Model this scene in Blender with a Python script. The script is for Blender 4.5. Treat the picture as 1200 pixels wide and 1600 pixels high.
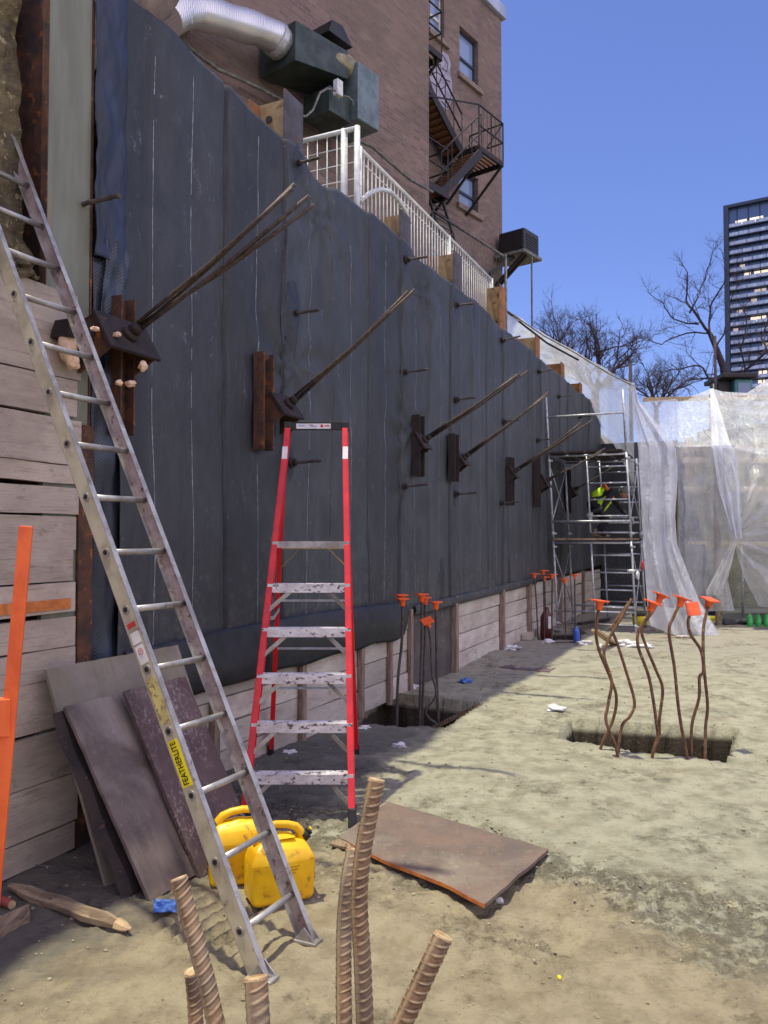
import bpy, bmesh, math, random
import numpy as np
from mathutils import Vector, Matrix, noise
random.seed(7)
R = math.radians
V = Vector
S = bpy.context.scene
COL = S.collection
for o in list(bpy.data.objects): bpy.data.objects.remove(o)

# ------------------------------------------------------------------ camera
F, PCX, PCY, HOR, CAMZ = 1240.0, 600.0, 800.0, 840.0, 1.86
TH = math.atan((HOR - PCY) / F)
cd = bpy.data.cameras.new('camera'); cam = bpy.data.objects.new('camera', cd); COL.objects.link(cam)
cam.location = (0, 0, CAMZ); cam.rotation_euler = (R(90) + TH, 0, 0)
cd.sensor_fit = 'VERTICAL'; cd.sensor_height = 36; cd.lens = 36 * F / 1600
cd.clip_start = 0.05; cd.clip_end = 5000
S.camera = cam

# ------------------------------------------------------------------ directions of the place
WD = V((0.4187, 0.9081, 0)); WN = V((0.9081, -0.4187, 0)); W0 = V((-0.294, 8.48, 0))   # shoring wall: along, outward, origin
WTOP = 5.38
WANG = math.atan2(WD.y, WD.x)
BE = V((0.624, 0.781, 0)); BM_ = V((0.781, -0.624, 0)); B0 = V((2.149, 20.5, 0))         # brick building: along, outward, origin
BANG = math.atan2(BE.y, BE.x)
UP = V((0, 0, 1))

# ------------------------------------------------------------------ sky and sun
w = bpy.data.worlds.new('World'); S.world = w; w.use_nodes = True
nt = w.node_tree; nt.nodes.clear()
wo = nt.nodes.new('ShaderNodeOutputWorld'); bg = nt.nodes.new('ShaderNodeBackground')
sky = nt.nodes.new('ShaderNodeTexSky'); sky.sky_type = 'NISHITA'; sky.sun_disc = False
SUNV = (WN * 1.02 + WD * 0.45 - UP * 5.3).normalized()          # travel direction of the light
el = math.asin(-SUNV.z); az = math.atan2(-SUNV.x, -SUNV.y)
sky.sun_elevation = el; sky.sun_rotation = az; sky.ozone_density = 4.0; sky.air_density = 1.0; sky.dust_density = 0.6
mul = nt.nodes.new('ShaderNodeMix'); mul.data_type = 'RGBA'; mul.blend_type = 'MULTIPLY'; mul.inputs['Factor'].default_value = 1
mul.inputs['B'].default_value = (1.70, 1.66, 2.34, 1)
nt.links.new(sky.outputs[0], mul.inputs['A'])
# unseen warm fill added to the sky behind the camera, brightens wall faces
tc = nt.nodes.new('ShaderNodeTexCoord'); dp = nt.nodes.new('ShaderNodeVectorMath'); dp.operation = 'DOT_PRODUCT'
gd = V((0.62, -0.78, 0.10)).normalized(); dp.inputs[1].default_value = gd
nt.links.new(tc.outputs['Generated'], dp.inputs[0])
mr = nt.nodes.new('ShaderNodeMapRange'); mr.interpolation_type = 'SMOOTHSTEP'
mr.inputs['From Min'].default_value = 0.0; mr.inputs['From Max'].default_value = 1.0
nt.links.new(dp.outputs['Value'], mr.inputs['Value'])
gc = nt.nodes.new('ShaderNodeMix'); gc.data_type = 'RGBA'
gc.inputs['A'].default_value = (0, 0, 0, 1); gc.inputs['B'].default_value = (18.5, 15.4, 13.2, 1)
nt.links.new(mr.outputs[0], gc.inputs['Factor'])
ad = nt.nodes.new('ShaderNodeMix'); ad.data_type = 'RGBA'; ad.blend_type = 'ADD'; ad.inputs['Factor'].default_value = 1
nt.links.new(mul.outputs['Result'], ad.inputs['A']); nt.links.new(gc.outputs['Result'], ad.inputs['B'])
nt.links.new(ad.outputs['Result'], bg.inputs['Color']); bg.inputs['Strength'].default_value = 0.075
nt.links.new(bg.outputs[0], wo.inputs[0])

sl = bpy.data.lights.new('sun', 'SUN'); so = bpy.data.objects.new('sun', sl); COL.objects.link(so)
sl.energy = 4.6; sl.angle = R(1.2); sl.color = (1.0, 0.96, 0.70)
so.rotation_euler = SUNV.to_track_quat('-Z', 'Y').to_euler(); so.location = (0, 0, 60)
S.view_settings.view_transform = 'Standard'; S.view_settings.look = 'None'; S.view_settings.exposure = 0.08; S.view_settings.gamma = 1.0
S.cycles.max_bounces = 8; S.cycles.transparent_max_bounces = 12

# ------------------------------------------------------------------ measuring helpers (where a sight line meets a real plane of the place)
CT, ST = math.cos(TH), math.sin(TH)
def ray(px, py):
    a = (px - PCX) / F; b = -(py - PCY) / F
    return V((a, CT - b * ST, ST + b * CT))
def onp(px, py, p, n):
    d = ray(px, py); c = V((0, 0, CAMZ)); return c + d * ((p - c).dot(n) / d.dot(n))
def G(px, py, z=0.0): return onp(px, py, V((0, 0, z)), UP)
def D(px, py, y): return onp(px, py, V((0, y, 0)), V((0, 1, 0)))
def WP(s, n, z): return W0 + WD * s + WN * n + UP * z
def WL(px, py, n=0.0):
    p = onp(px, py, W0 + WN * n, WN); return (p - W0).dot(WD), p.z
def WX(px, py, n=0.0): return onp(px, py, W0 + WN * n, WN)
def BP(a, b, z): return B0 + BE * a + BM_ * b + UP * z
def BX(px, py, b=0.0): return onp(px, py, B0 + BM_ * b, BM_)
def BL(px, py, b=0.0):
    p = BX(px, py, b); return (p - B0).dot(BE), p.z
def toward(P, d1, d2, px, py):
    """point P + a*d1 + b*d2 that lies on the sight line"""
    return onp(px, py, P, d1.cross(d2).normalized())

# ------------------------------------------------------------------ mesh helpers
ICO = {}
class MB:
    def __init__(s): s.v = []; s.f = []; s.sm = []
    def add(s, vs, fs, smooth=False):
        b = len(s.v); s.v += [V(p) for p in vs]
        for f in fs: s.f.append([b + i for i in f]); s.sm.append(smooth)
        return s
    def box(s, c, ax, ay, az):
        """centre and three half axes"""
        c = V(c); vs = [c + ax * i + ay * j + az * k for i in (-1, 1) for j in (-1, 1) for k in (-1, 1)]
        return s.add(vs, [(0, 1, 3, 2), (4, 6, 7, 5), (0, 4, 5, 1), (2, 3, 7, 6), (0, 2, 6, 4), (1, 5, 7, 3)])
    def bx(s, x0, x1, y0, y1, z0, z1):
        return s.box(((x0 + x1) / 2, (y0 + y1) / 2, (z0 + z1) / 2), V(((x1 - x0) / 2, 0, 0)), V((0, (y1 - y0) / 2, 0)), V((0, 0, (z1 - z0) / 2)))
    def wbox(s, s0, s1, n0, n1, z0, z1):
        return s.box(WP((s0 + s1) / 2, (n0 + n1) / 2, (z0 + z1) / 2), WD * ((s1 - s0) / 2), WN * ((n1 - n0) / 2), UP * ((z1 - z0) / 2))
    def bbox(s, a0, a1, b0, b1, z0, z1):
        return s.box(BP((a0 + a1) / 2, (b0 + b1) / 2, (z0 + z1) / 2), BE * ((a1 - a0) / 2), BM_ * ((b1 - b0) / 2), UP * ((z1 - z0) / 2))
    def bar(s, p, q, w, h, side=None):
        p = V(p); q = V(q); u = (q - p); L = u.length; u.normalize()
        if side is None: side = UP.cross(u) if abs(u.z) < .95 else V((1, 0, 0))
        side = (side - u * side.dot(u)).normalized(); t = u.cross(side)
        return s.box((p + q) / 2, u * (L / 2), side * (w / 2), t * (h / 2))
    def tube(s, pts, r, seg=8, caps=True, smooth=True, rf=None, squash=None):
        pts = [V(p) for p in pts]; n = len(pts)
        rs = r if isinstance(r, (list, tuple)) else [r] * n
        t0 = (pts[1] - pts[0]).normalized(); a = t0.orthogonal().normalized()
        base = len(s.v); L = 0
        for i, p in enumerate(pts):
            t = (pts[min(i + 1, n - 1)] - pts[max(i - 1, 0)]).normalized()
            a = (a - t * a.dot(t)).normalized(); b = t.cross(a)
            if i: L += (p - pts[i - 1]).length
            for k in range(seg):
                ph = 2 * math.pi * k / seg; rr = rs[i] * (rf(L, ph) if rf else 1)
                s.v.append(p + a * (math.cos(ph) * rr) + b * (math.sin(ph) * rr * (squash or 1)))
        for i in range(n - 1):
            for k in range(seg):
                k2 = (k + 1) % seg
                s.f.append([base + i * seg + k, base + i * seg + k2, base + (i + 1) * seg + k2, base + (i + 1) * seg + k]); s.sm.append(smooth)
        if caps:
            s.f.append([base + k for k in range(seg)][::-1]); s.sm.append(False)
            s.f.append([base + (n - 1) * seg + k for k in range(seg)]); s.sm.append(False)
        return s
    def prism(s, poly, off, smooth=False):
        """flat outline extruded by the vector off"""
        poly = [V(p) for p in poly]; n = len(poly); off = V(off)
        vs = poly + [p + off for p in poly]
        fs = [list(range(n))[::-1], [n + i for i in range(n)]] + [(i, (i + 1) % n, n + (i + 1) % n, n + i) for i in range(n)]
        return s.add(vs, fs, smooth)
    def grid(s, fn, nu, nv, smooth=True):
        b = len(s.v)
        for j in range(nv + 1):
            for i in range(nu + 1): s.v.append(V(fn(i / nu, j / nv)))
        for j in range(nv):
            for i in range(nu):
                a = b + j * (nu + 1) + i; s.f.append([a, a + 1, a + nu + 2, a + nu + 1]); s.sm.append(smooth)
        return s
    def lump(s, c, r, k=.3, sub=2, sc=(1, 1, 1), seed=0):
        if sub not in ICO:
            bm = bmesh.new(); bmesh.ops.create_icosphere(bm, subdivisions=sub, radius=1)
            ICO[sub] = ([v.co.copy() for v in bm.verts], [[v.index for v in f.verts] for f in bm.faces]); bm.free()
        vs, fs = ICO[sub]
        out = []
        for v in vs:
            m = 1 + k * noise.noise(v * 1.6 + V((seed * 3.1, seed, 0)))
            out.append(V(c) + V((v.x * sc[0], v.y * sc[1], v.z * sc[2])) * (r * m))
        return s.add(out, fs, sub > 1)
    def build(s, name, m, parent=None, bevel=0, thick=0, recalc=True):
        me = bpy.data.meshes.new(name)
        vs = [tuple(p) for p in s.v]
        me.from_pydata(vs, [], s.f); me.polygons.foreach_set('use_smooth', s.sm)
        Mw = Matrix.Identity(4); q = parent
        while q is not None: Mw = q.matrix_basis @ Mw; q = q.parent
        if parent is not None: me.transform(Mw.inverted())
        me.materials.append(m); me.update()
        if recalc:
            bm = bmesh.new(); bm.from_mesh(me); bmesh.ops.recalc_face_normals(bm, faces=bm.faces); bm.to_mesh(me); bm.free()
        o = bpy.data.objects.new(name, me); COL.objects.link(o)
        if parent is not None: o.parent = parent
        if bevel:
            b = o.modifiers.new('bevel', 'BEVEL'); b.width = bevel; b.segments = 2; b.limit_method = 'ANGLE'; b.angle_limit = R(40)
        if thick:
            b = o.modifiers.new('solid', 'SOLIDIFY'); b.thickness = thick
        return o

def tag(o, label, cat, group=None, kind=None):
    if label: o['label'] = label
    if cat: o['category'] = cat
    if group: o['group'] = group
    if kind: o['kind'] = kind
    return o
def thing(name, label, cat, loc=(0, 0, 0), rz=0.0, group=None):
    o = bpy.data.objects.new(name, None); COL.objects.link(o); o.empty_display_size = .1
    o.matrix_basis = Matrix.Translation(V(loc)) @ Matrix.Rotation(rz, 4, 'Z')
    return tag(o, label, cat, group)
def single(name, mb, m, label, cat, loc, rz=0.0, group=None, **k):
    """a thing that is one mesh; its origin at loc"""
    o = mb.build(name, m, None, **k); M = Matrix.Translation(V(loc)) @ Matrix.Rotation(rz, 4, 'Z')
    o.data.transform(M.inverted()); o.matrix_basis = M
    return tag(o, label, cat, group)
def struct(name, mb, m, **k):
    o = mb.build(name, m, None, **k); o['kind'] = 'structure'; return o
def dup(root, loc, rz=None, label=None):
    r = root.copy(); COL.objects.link(r); r.location = loc
    if rz is not None: r.rotation_euler = (0, 0, rz)
    if label: r['label'] = label
    for ch in list(root.children):
        c = ch.copy(); COL.objects.link(c); c.parent = r
        for g in list(ch.children):
            d = g.copy(); COL.objects.link(d); d.parent = c
    return r

# ------------------------------------------------------------------ materials
def rgb(r, g, b):
    f = lambda c: ((c / 255 + .055) / 1.055) ** 2.4 if c / 255 > .04045 else c / 255 / 12.92
    return (f(r), f(g), f(b), 1)
class NT:
    def __init__(s, name):
        s.m = bpy.data.materials.new(name); s.m.use_nodes = True; s.t = s.m.node_tree; s.t.nodes.clear()
        s.out = s.n('ShaderNodeOutputMaterial'); s.p = s.n('ShaderNodeBsdfPrincipled'); s.l(s.p.outputs[0], s.out.inputs[0])
        s.tc = s.n('ShaderNodeTexCoord'); s.co = s.tc.outputs['Object']
    def n(s, t, **k):
        x = s.t.nodes.new(t)
        for a, b in k.items(): setattr(x, a, b)
        return x
    def l(s, a, b): s.t.links.new(a, b)
    def val(s, sock, v):
        if hasattr(v, 'links') or isinstance(v, bpy.types.NodeSocket): s.l(v, sock)
        else: sock.default_value = v
    def noise(s, scale, detail=6, rough=.6, stretch=None, dist=0):
        x = s.n('ShaderNodeTexNoise'); x.inputs['Scale'].default_value = scale; x.inputs['Detail'].default_value = detail
        x.inputs['Roughness'].default_value = rough; x.inputs['Distortion'].default_value = dist
        if stretch:
            mp = s.n('ShaderNodeMapping'); mp.inputs['Scale'].default_value = stretch; s.l(s.co, mp.inputs[0]); s.l(mp.outputs[0], x.inputs[0])
        else: s.l(s.co, x.inputs[0])
        return x.outputs[0]
    def ramp(s, fac, lo, hi):
        x = s.n('ShaderNodeMapRange'); x.interpolation_type = 'SMOOTHSTEP'
        x.inputs['From Min'].default_value = lo; x.inputs['From Max'].default_value = hi; s.l(fac, x.inputs['Value']); return x.outputs[0]
    def mix(s, fac, a, b, mode='MIX'):
        x = s.n('ShaderNodeMix'); x.data_type = 'RGBA'; x.blend_type = mode
        s.val(x.inputs['Factor'], fac); s.val(x.inputs['A'], a); s.val(x.inputs['B'], b); return x.outputs['Result']
    def math(s, op, a, b=0.0):
        x = s.n('ShaderNodeMath', operation=op); s.val(x.inputs[0], a); s.val(x.inputs[1], b); return x.outputs[0]
    def bump(s, h, dist=.01, strength=.6, prev=None):
        x = s.n('ShaderNodeBump'); x.inputs['Distance'].default_value = dist; x.inputs['Strength'].default_value = strength
        s.l(h, x.inputs['Height'])
        if prev is not None: s.l(prev, x.inputs['Normal'])
        return x.outputs[0]
    def set(s, col=None, rough=None, metal=None, normal=None, alpha=None, spec=None):
        for k, v in (('Base Color', col), ('Roughness', rough), ('Metallic', metal), ('Normal', normal), ('Alpha', alpha), ('Specular IOR Level', spec)):
            if v is not None: s.val(s.p.inputs[k], v)
        return s.m
def pm(name, c1, c2=None, scale=8, rough=.7, metal=0, bump=.4, bd=.003, bs=None, stretch=None, c3=None, s3=30, t3=(.6, .68), lo=.35, hi=.65, spec=None):
    t = NT(name); nz = t.noise(scale, 7, .62, stretch)
    col = t.mix(t.ramp(nz, lo, hi), c1, c2 or tuple(c * .7 for c in c1[:3]) + (1,))
    if c3: col = t.mix(t.ramp(t.noise(s3, 5, .6, stretch), *t3), col, c3)
    hb = t.noise(bs or scale * 5, 6, .65, stretch)
    return t.set(col, rough, metal, t.bump(hb, bd, bump), spec=spec)

M = {}
M['rust'] = pm('rust_steel', rgb(96, 62, 44), rgb(58, 44, 40), 9, .85, .1, .7, .004, c3=rgb(140, 84, 48), s3=14)
M['rust_dark'] = pm('dark_rust_steel', rgb(58, 46, 44), rgb(38, 34, 38), 9, .8, .2, .6, .003, c3=rgb(90, 62, 50), s3=18)
def m_rebar():
    t = NT('rebar_steel'); col = t.mix(t.ramp(t.noise(26, 7, .65), .35, .65), rgb(134, 104, 76), rgb(88, 62, 46))
    col = t.mix(t.math('MULTIPLY', t.ramp(t.noise(9, 4, .6), .45, .65), .55), col, rgb(126, 112, 98))
    g = t.n('ShaderNodeNewGeometry'); cr = t.ramp(g.outputs['Pointiness'], .505, .56)
    col = t.mix(t.math('MULTIPLY', cr, .6), col, rgb(222, 200, 166)); dk = t.ramp(g.outputs['Pointiness'], .495, .45); col = t.mix(t.math('MULTIPLY', dk, .5), col, rgb(82, 52, 38))
    return t.set(col, .72, .15, t.bump(t.noise(150, 5, .6), .0008, .6))
M['rebar'] = m_rebar()
M['rebar_far'] = pm('rebar_brown', rgb(126, 92, 66), rgb(90, 64, 50), 16, .8, .1, .5, .002, c3=rgb(166, 136, 100), s3=30)
M['rebar_grey'] = pm('rebar_grey', rgb(88, 78, 76), rgb(62, 54, 54), 16, .8, .1, .5, .002)
M['strand'] = pm('strand_steel', rgb(92, 78, 70), rgb(64, 54, 50), 30, .6, .4, .6, .002)
M['galv'] = pm('galvanised_steel', rgb(186, 188, 196), rgb(150, 152, 160), 14, .42, .35, .3, .001)
M['alu'] = pm('ladder_aluminium', rgb(186, 184, 184), rgb(142, 136, 134), 7, .42, .55, .4, .0015, c3=rgb(120, 104, 92), s3=26, t3=(.58, .72))
M['alu_rail'] = pm('ladder_rail', rgb(200, 194, 172), rgb(168, 158, 140), 5, .5, .3, .35, .0015, c3=rgb(128, 110, 92), s3=20, t3=(.6, .75))
M['alu_in'] = pm('ladder_rail_dirty', rgb(190, 176, 174), rgb(156, 136, 134), 9, .55, .25, .5, .002, c3=rgb(98, 78, 66), s3=22, t3=(.55, .7))
M['splash'] = pm('splashed_aluminium', rgb(226, 224, 230), rgb(196, 190, 196), 10, .45, .15, .4, .001, c3=rgb(92, 76, 74), s3=24, t3=(.55, .64), stretch=(1, 1, 2.0))
M['red'] = pm('red_fibreglass', rgb(216, 34, 42), rgb(186, 26, 40), 6, .38, 0, .1, .0008, c3=rgb(148, 46, 56), s3=26, t3=(.62, .75))
M['orange'] = pm('orange_plastic', rgb(246, 104, 44), rgb(226, 84, 34), 12, .45, 0, .1, .001)
M['orange_paint'] = pm('orange_painted_steel', rgb(240, 110, 54), rgb(214, 88, 40), 7, .5, 0, .35, .0015, c3=rgb(120, 62, 42), s3=16, t3=(.66, .72), stretch=(1, 1, .6))
M['yellow'] = pm('yellow_jerrycan_plastic', rgb(240, 192, 20), rgb(220, 164, 16), 5, .38, 0, .25, .002, c3=rgb(140, 96, 34), s3=14, t3=(.56, .74))
M['yellow_dark'] = pm('yellow_plastic_grimy', rgb(206, 156, 18), rgb(180, 132, 20), 12, .5, 0, .2)
M['black'] = pm('black_plastic', rgb(30, 30, 32), rgb(22, 22, 24), 10, .5, 0, .2)
M['dark_iron'] = pm('dark_painted_iron', rgb(46, 42, 44), rgb(34, 30, 34), 10, .6, .3, .3, c3=rgb(84, 60, 48), s3=12)
M['white'] = pm('white_paint', rgb(214, 216, 214), rgb(184, 186, 188), 8, .5, 0, .15, .001, c3=rgb(150, 140, 128), s3=20, t3=(.62, .75))
M['paper'] = pm('crumpled_paper', rgb(226, 224, 226), rgb(190, 190, 196), 12, .8, 0, .8, .01)
M['blue'] = pm('blue_plastic', rgb(92, 132, 206), rgb(64, 100, 180), 12, .5, 0, .4)
M['foam'] = pm('expanding_foam', rgb(232, 200, 172), rgb(206, 172, 146), 14, .7, 0, .7, .006)
M['green'] = pm('dark_green_sheet_metal', rgb(66, 78, 76), rgb(46, 56, 54), 4, .5, .35, .3, .002)
M['duct_grey'] = pm('grey_sheet_metal', rgb(112, 126, 130), rgb(86, 100, 104), 4, .5, .3, .3, .002)
M['pipe_cream'] = pm('cream_pipe_paint', rgb(150, 142, 110), rgb(110, 104, 84), 6, .55, .1, .3, .002)
M['cable'] = pm('grey_cable', rgb(120, 120, 112), rgb(80, 80, 76), 10, .6, 0, .2)
M['stone'] = pm('stone_sill', rgb(140, 124, 116), rgb(112, 98, 92), 12, .85, 0, .5)
M['slat_wood'] = pm('warm_lit_planks', rgb(140, 98, 66), rgb(100, 70, 48), 9, .8, 0, .4, stretch=(1, 6, 6))
M['wood_brown'] = pm('weathered_timber', rgb(152, 132, 108), rgb(108, 90, 74), 5, .85, 0, .8, .004, stretch=(6, 1, 6), c3=rgb(64, 52, 46), s3=9)
M['wood_pale'] = pm('pale_timber', rgb(186, 160, 124), rgb(150, 126, 98), 5, .8, 0, .5, .003, stretch=(4, 1, 4))
M['cream_timber'] = pm('cream_timber', rgb(232, 216, 180), rgb(204, 186, 150), 5, .8, 0, .3)
M['pile_web'] = pm('rusty_tan_steel', rgb(160, 136, 98), rgb(132, 108, 76), 4, .85, .05, .5, .004, c3=rgb(92, 60, 40), s3=6, t3=(.55, .66))
M['pile_orange'] = pm('orange_rust_steel', rgb(158, 108, 66), rgb(120, 82, 54), 5, .85, .05, .5, .004)
M['pile_edge'] = pm('weathered_flange_steel', rgb(92, 92, 100), rgb(74, 66, 66), 5, .7, .3, .4, .003, c3=rgb(120, 74, 48), s3=9)
M['hair'] = pm('dark_cloth', rgb(36, 34, 40), rgb(26, 24, 30), 10, .9, 0, .4)
M['skin'] = pm('skin', rgb(176, 128, 104), rgb(160, 112, 90), 8, .6, 0, .1)
M['vest'] = pm('high_visibility_yellow', rgb(190, 226, 40), rgb(160, 200, 30), 8, .8, 0, .3)
M['vest_orange'] = pm('high_visibility_orange', rgb(240, 130, 60), rgb(220, 110, 50), 8, .7, 0, .2)
M['teal'] = pm('teal_cab_paint', rgb(70, 130, 130), rgb(50, 100, 104), 5, .4, .1, .2)
M['lbl_white'] = pm('label_white', rgb(222, 218, 222), rgb(206, 202, 206), 10, .5, 0, .05)
M['lbl_red'] = pm('label_red', rgb(196, 60, 60), None, 10, .5, 0, .05)
M['lbl_yellow'] = pm('label_yellow', rgb(238, 222, 30), rgb(226, 208, 24), 6, .45, 0, .05, c3=rgb(120, 104, 50), s3=24, t3=(.68, .8))
M['ink'] = pm('black_ink', rgb(34, 32, 30), None, 10, .6, 0, .05)

def m_ground():
    t = NT('trodden_mud_and_concrete_dust')
    sx = t.n('ShaderNodeSeparateXYZ'); t.l(t.co, sx.inputs[0])
    big = t.noise(.9, 6, .6); mid = t.noise(5, 8, .65); fine = t.noise(40, 8, .7)
    y = sx.outputs[1]; x = sx.outputs[0]
    # sandy mud near, pale cement dust further on
    q = t.math('ADD', t.math('ADD', y, t.math('MULTIPLY', x, .55)), t.math('MULTIPLY', big, 2.2))
    pale = t.ramp(q, 5.5, 6.0)
    mud = t.mix(t.ramp(mid, .35, .68), rgb(170, 158, 132), rgb(142, 130, 108))
    dust = t.mix(t.ramp(mid, .35, .7), rgb(172, 168, 149), rgb(140, 136, 118))
    col = t.mix(pale, mud, dust)
    far = t.ramp(y, 9.0, 14.0); col = t.mix(t.math('MULTIPLY', far, .75), col, rgb(150, 144, 134))
    col = t.mix(t.math('MULTIPLY', t.ramp(t.noise(1.7, 5, .7), .52, .72), .3), col, rgb(130, 108, 78))
    col = t.mix(t.math('MULTIPLY', t.ramp(fine, .55, .75), .5), col, rgb(84, 76, 64))
    col = t.mix(t.math('MULTIPLY', t.ramp(t.noise(130, 4, .6), .62, .72), .4), col, rgb(70, 62, 52))
    # earth inside the pits, its colour darkened to stand for the shade down there
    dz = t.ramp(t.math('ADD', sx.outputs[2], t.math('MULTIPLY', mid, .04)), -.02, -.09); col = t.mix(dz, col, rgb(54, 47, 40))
    col = t.mix(t.math('MULTIPLY', t.ramp(t.noise(22, 8, .75), .56, .66), t.math('MULTIPLY', t.ramp(t.noise(2.3, 4, .6), .45, .62), .45)), col, rgb(100, 92, 76))
    col = t.mix(t.math('MULTIPLY', t.ramp(t.noise(60, 6, .7), .6, .7), .5), col, rgb(196, 190, 172))
    # crumbled clods: cells with dark gaps, in patches and along the lip of the cement layer
    vo = t.n('ShaderNodeTexVoronoi'); vo.inputs['Scale'].default_value = 34; vo.inputs['Detail'].default_value = 2; t.l(t.co, vo.inputs[0])
    band = t.math('SUBTRACT', 1.0, t.math('MULTIPLY', t.math('ABSOLUTE', t.math('SUBTRACT', q, 6.0)), 1.7))
    msk = t.math('MAXIMUM', t.ramp(band, .05, .7), t.math('MULTIPLY', t.ramp(t.noise(1.5, 6, .75), .50, .62), .8))
    msk = t.math('MULTIPLY', msk, t.ramp(t.noise(11, 6, .7), .40, .58))
    gap = t.math('MULTIPLY', t.ramp(vo.outputs['Distance'], .38, .62), msk); col = t.mix(t.math('MULTIPLY', gap, .6), col, rgb(88, 80, 64))
    scr = t.math('MULTIPLY', t.ramp(t.noise(7, 9, .8, (1.0, 2.4, 1), 1.5), .60, .68), t.math('SUBTRACT', .5, t.math('MULTIPLY', pale, .3))); col = t.mix(scr, col, rgb(100, 88, 68))
    # wall-foot band: wet clay and the wall's shade painted as one ragged dark tone
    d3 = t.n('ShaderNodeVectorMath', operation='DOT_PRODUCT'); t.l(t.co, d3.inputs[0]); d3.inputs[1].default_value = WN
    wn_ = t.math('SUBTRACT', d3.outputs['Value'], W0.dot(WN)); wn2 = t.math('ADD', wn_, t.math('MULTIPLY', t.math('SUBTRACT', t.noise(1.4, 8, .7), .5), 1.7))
    wet_shade = t.math('MULTIPLY', t.ramp(wn2, 1.35, .75), t.ramp(y, 9.5, 7.0)); col = t.mix(t.math('MULTIPLY', wet_shade, .72), col, rgb(74, 74, 80))
    h = t.math('ADD', t.math('ADD', t.math('MULTIPLY', t.noise(9, 10, .75), 1.0), t.math('MULTIPLY', fine, .45)), t.math('MULTIPLY', t.math('MULTIPLY', t.math('SUBTRACT', .6, vo.outputs['Distance']), msk), .8))
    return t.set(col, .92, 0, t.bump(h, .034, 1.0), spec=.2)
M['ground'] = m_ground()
M['clod'] = pm('clods_and_stones', rgb(160, 150, 126), rgb(120, 110, 92), 10, .95, 0, .6, .004)

def m_membrane():
    t = NT('black_drainage_membrane')
    big = t.noise(.7, 5, .6); fine = t.noise(60, 4, .6); vert = t.noise(2.2, 6, .6, (1.3, 1, .8), .8)
    col = t.mix(t.ramp(vert, .3, .75), rgb(54, 57, 62), rgb(68, 71, 77))
    col = t.mix(t.math('MULTIPLY', t.ramp(big, .45, .7), .5), col, rgb(46, 48, 51))
    # every strip comes off its own roll
    sx0 = t.n('ShaderNodeSeparateXYZ'); t.l(t.co, sx0.inputs[0]); fl = t.math('FLOOR', t.math('DIVIDE', t.math('SUBTRACT', sx0.outputs[0], .50), .86))
    wnz = t.n('ShaderNodeTexWhiteNoise', noise_dimensions='1D'); t.l(fl, wnz.inputs['W']); hs = t.n('ShaderNodeHueSaturation'); t.l(col, hs.inputs['Color']); t.l(t.math('ADD', t.math('MULTIPLY', wnz.outputs['Value'], .40), .78), hs.inputs['Value']); col = hs.outputs[0]
    # chalky scuffs
    sc = t.math('MULTIPLY', t.ramp(t.noise(4.5, 8, .8, (1.2, 1, .9), .4), .56, .68), t.ramp(t.noise(30, 6, .8), .47, .62))
    col = t.mix(t.math('MULTIPLY', sc, .7), col, rgb(128, 132, 142))
    # dusty splashes along the foot
    sx = t.n('ShaderNodeSeparateXYZ'); t.l(t.co, sx.inputs[0])
    low_ = t.math('MULTIPLY', t.ramp(sx.outputs[2], 2.0, .9), t.ramp(t.noise(13, 8, .75), .48, .66)); col = t.mix(t.math('MULTIPLY', low_, .55), col, rgb(112, 108, 104))
    mp = t.n('ShaderNodeMapping'); mp.inputs['Rotation'].default_value = (0, .6, 0); mp.inputs['Scale'].default_value = (3.2, 1, .9); t.l(t.co, mp.inputs[0])
    cz = t.n('ShaderNodeTexNoise'); cz.inputs['Scale'].default_value = 1.6; cz.inputs['Detail'].default_value = 4; cz.inputs['Distortion'].default_value = 1.4; t.l(mp.outputs[0], cz.inputs[0])
    ridge_ = t.math('ABSOLUTE', t.math('SUBTRACT', cz.outputs[0], .5))
    h = t.math('ADD', t.math('ADD', t.noise(3, 6, .6, (1.6, 1, .6)), t.math('MULTIPLY', fine, .06)), t.math('MULTIPLY', t.ramp(ridge_, .0, .22), .10))
    return t.set(col, .6, 0, t.bump(h, .06, .45), spec=.35)
M['membrane'] = m_membrane()
def m_dimple():
    t = NT('dimpled_black_sheet')
    sx = t.n('ShaderNodeSeparateXYZ'); t.l(t.co, sx.inputs[0])
    a = t.math('SINE', t.math('MULTIPLY', sx.outputs[0], 2 * math.pi / .022)); b = t.math('SINE', t.math('MULTIPLY', sx.outputs[2], 2 * math.pi / .022))
    h = t.ramp(t.math('MULTIPLY', a, b), .0, .7)
    col = t.mix(t.ramp(t.noise(5, 5, .6), .4, .7), rgb(40, 46, 58), rgb(58, 68, 88))
    return t.set(col, .4, 0, t.bump(h, .006, .9), spec=.6)
M['dimple'] = m_dimple()
M['dark_patch'] = pm('black_sealing_patch', rgb(42, 45, 54), rgb(30, 33, 42), 9, .5, 0, .8, .01)
M['blue_mem'] = pm('blue_protective_film', rgb(44, 58, 88), rgb(34, 42, 58), 3, .62, 0, .5, .02, stretch=(1, 1, .4), bs=6)
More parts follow.
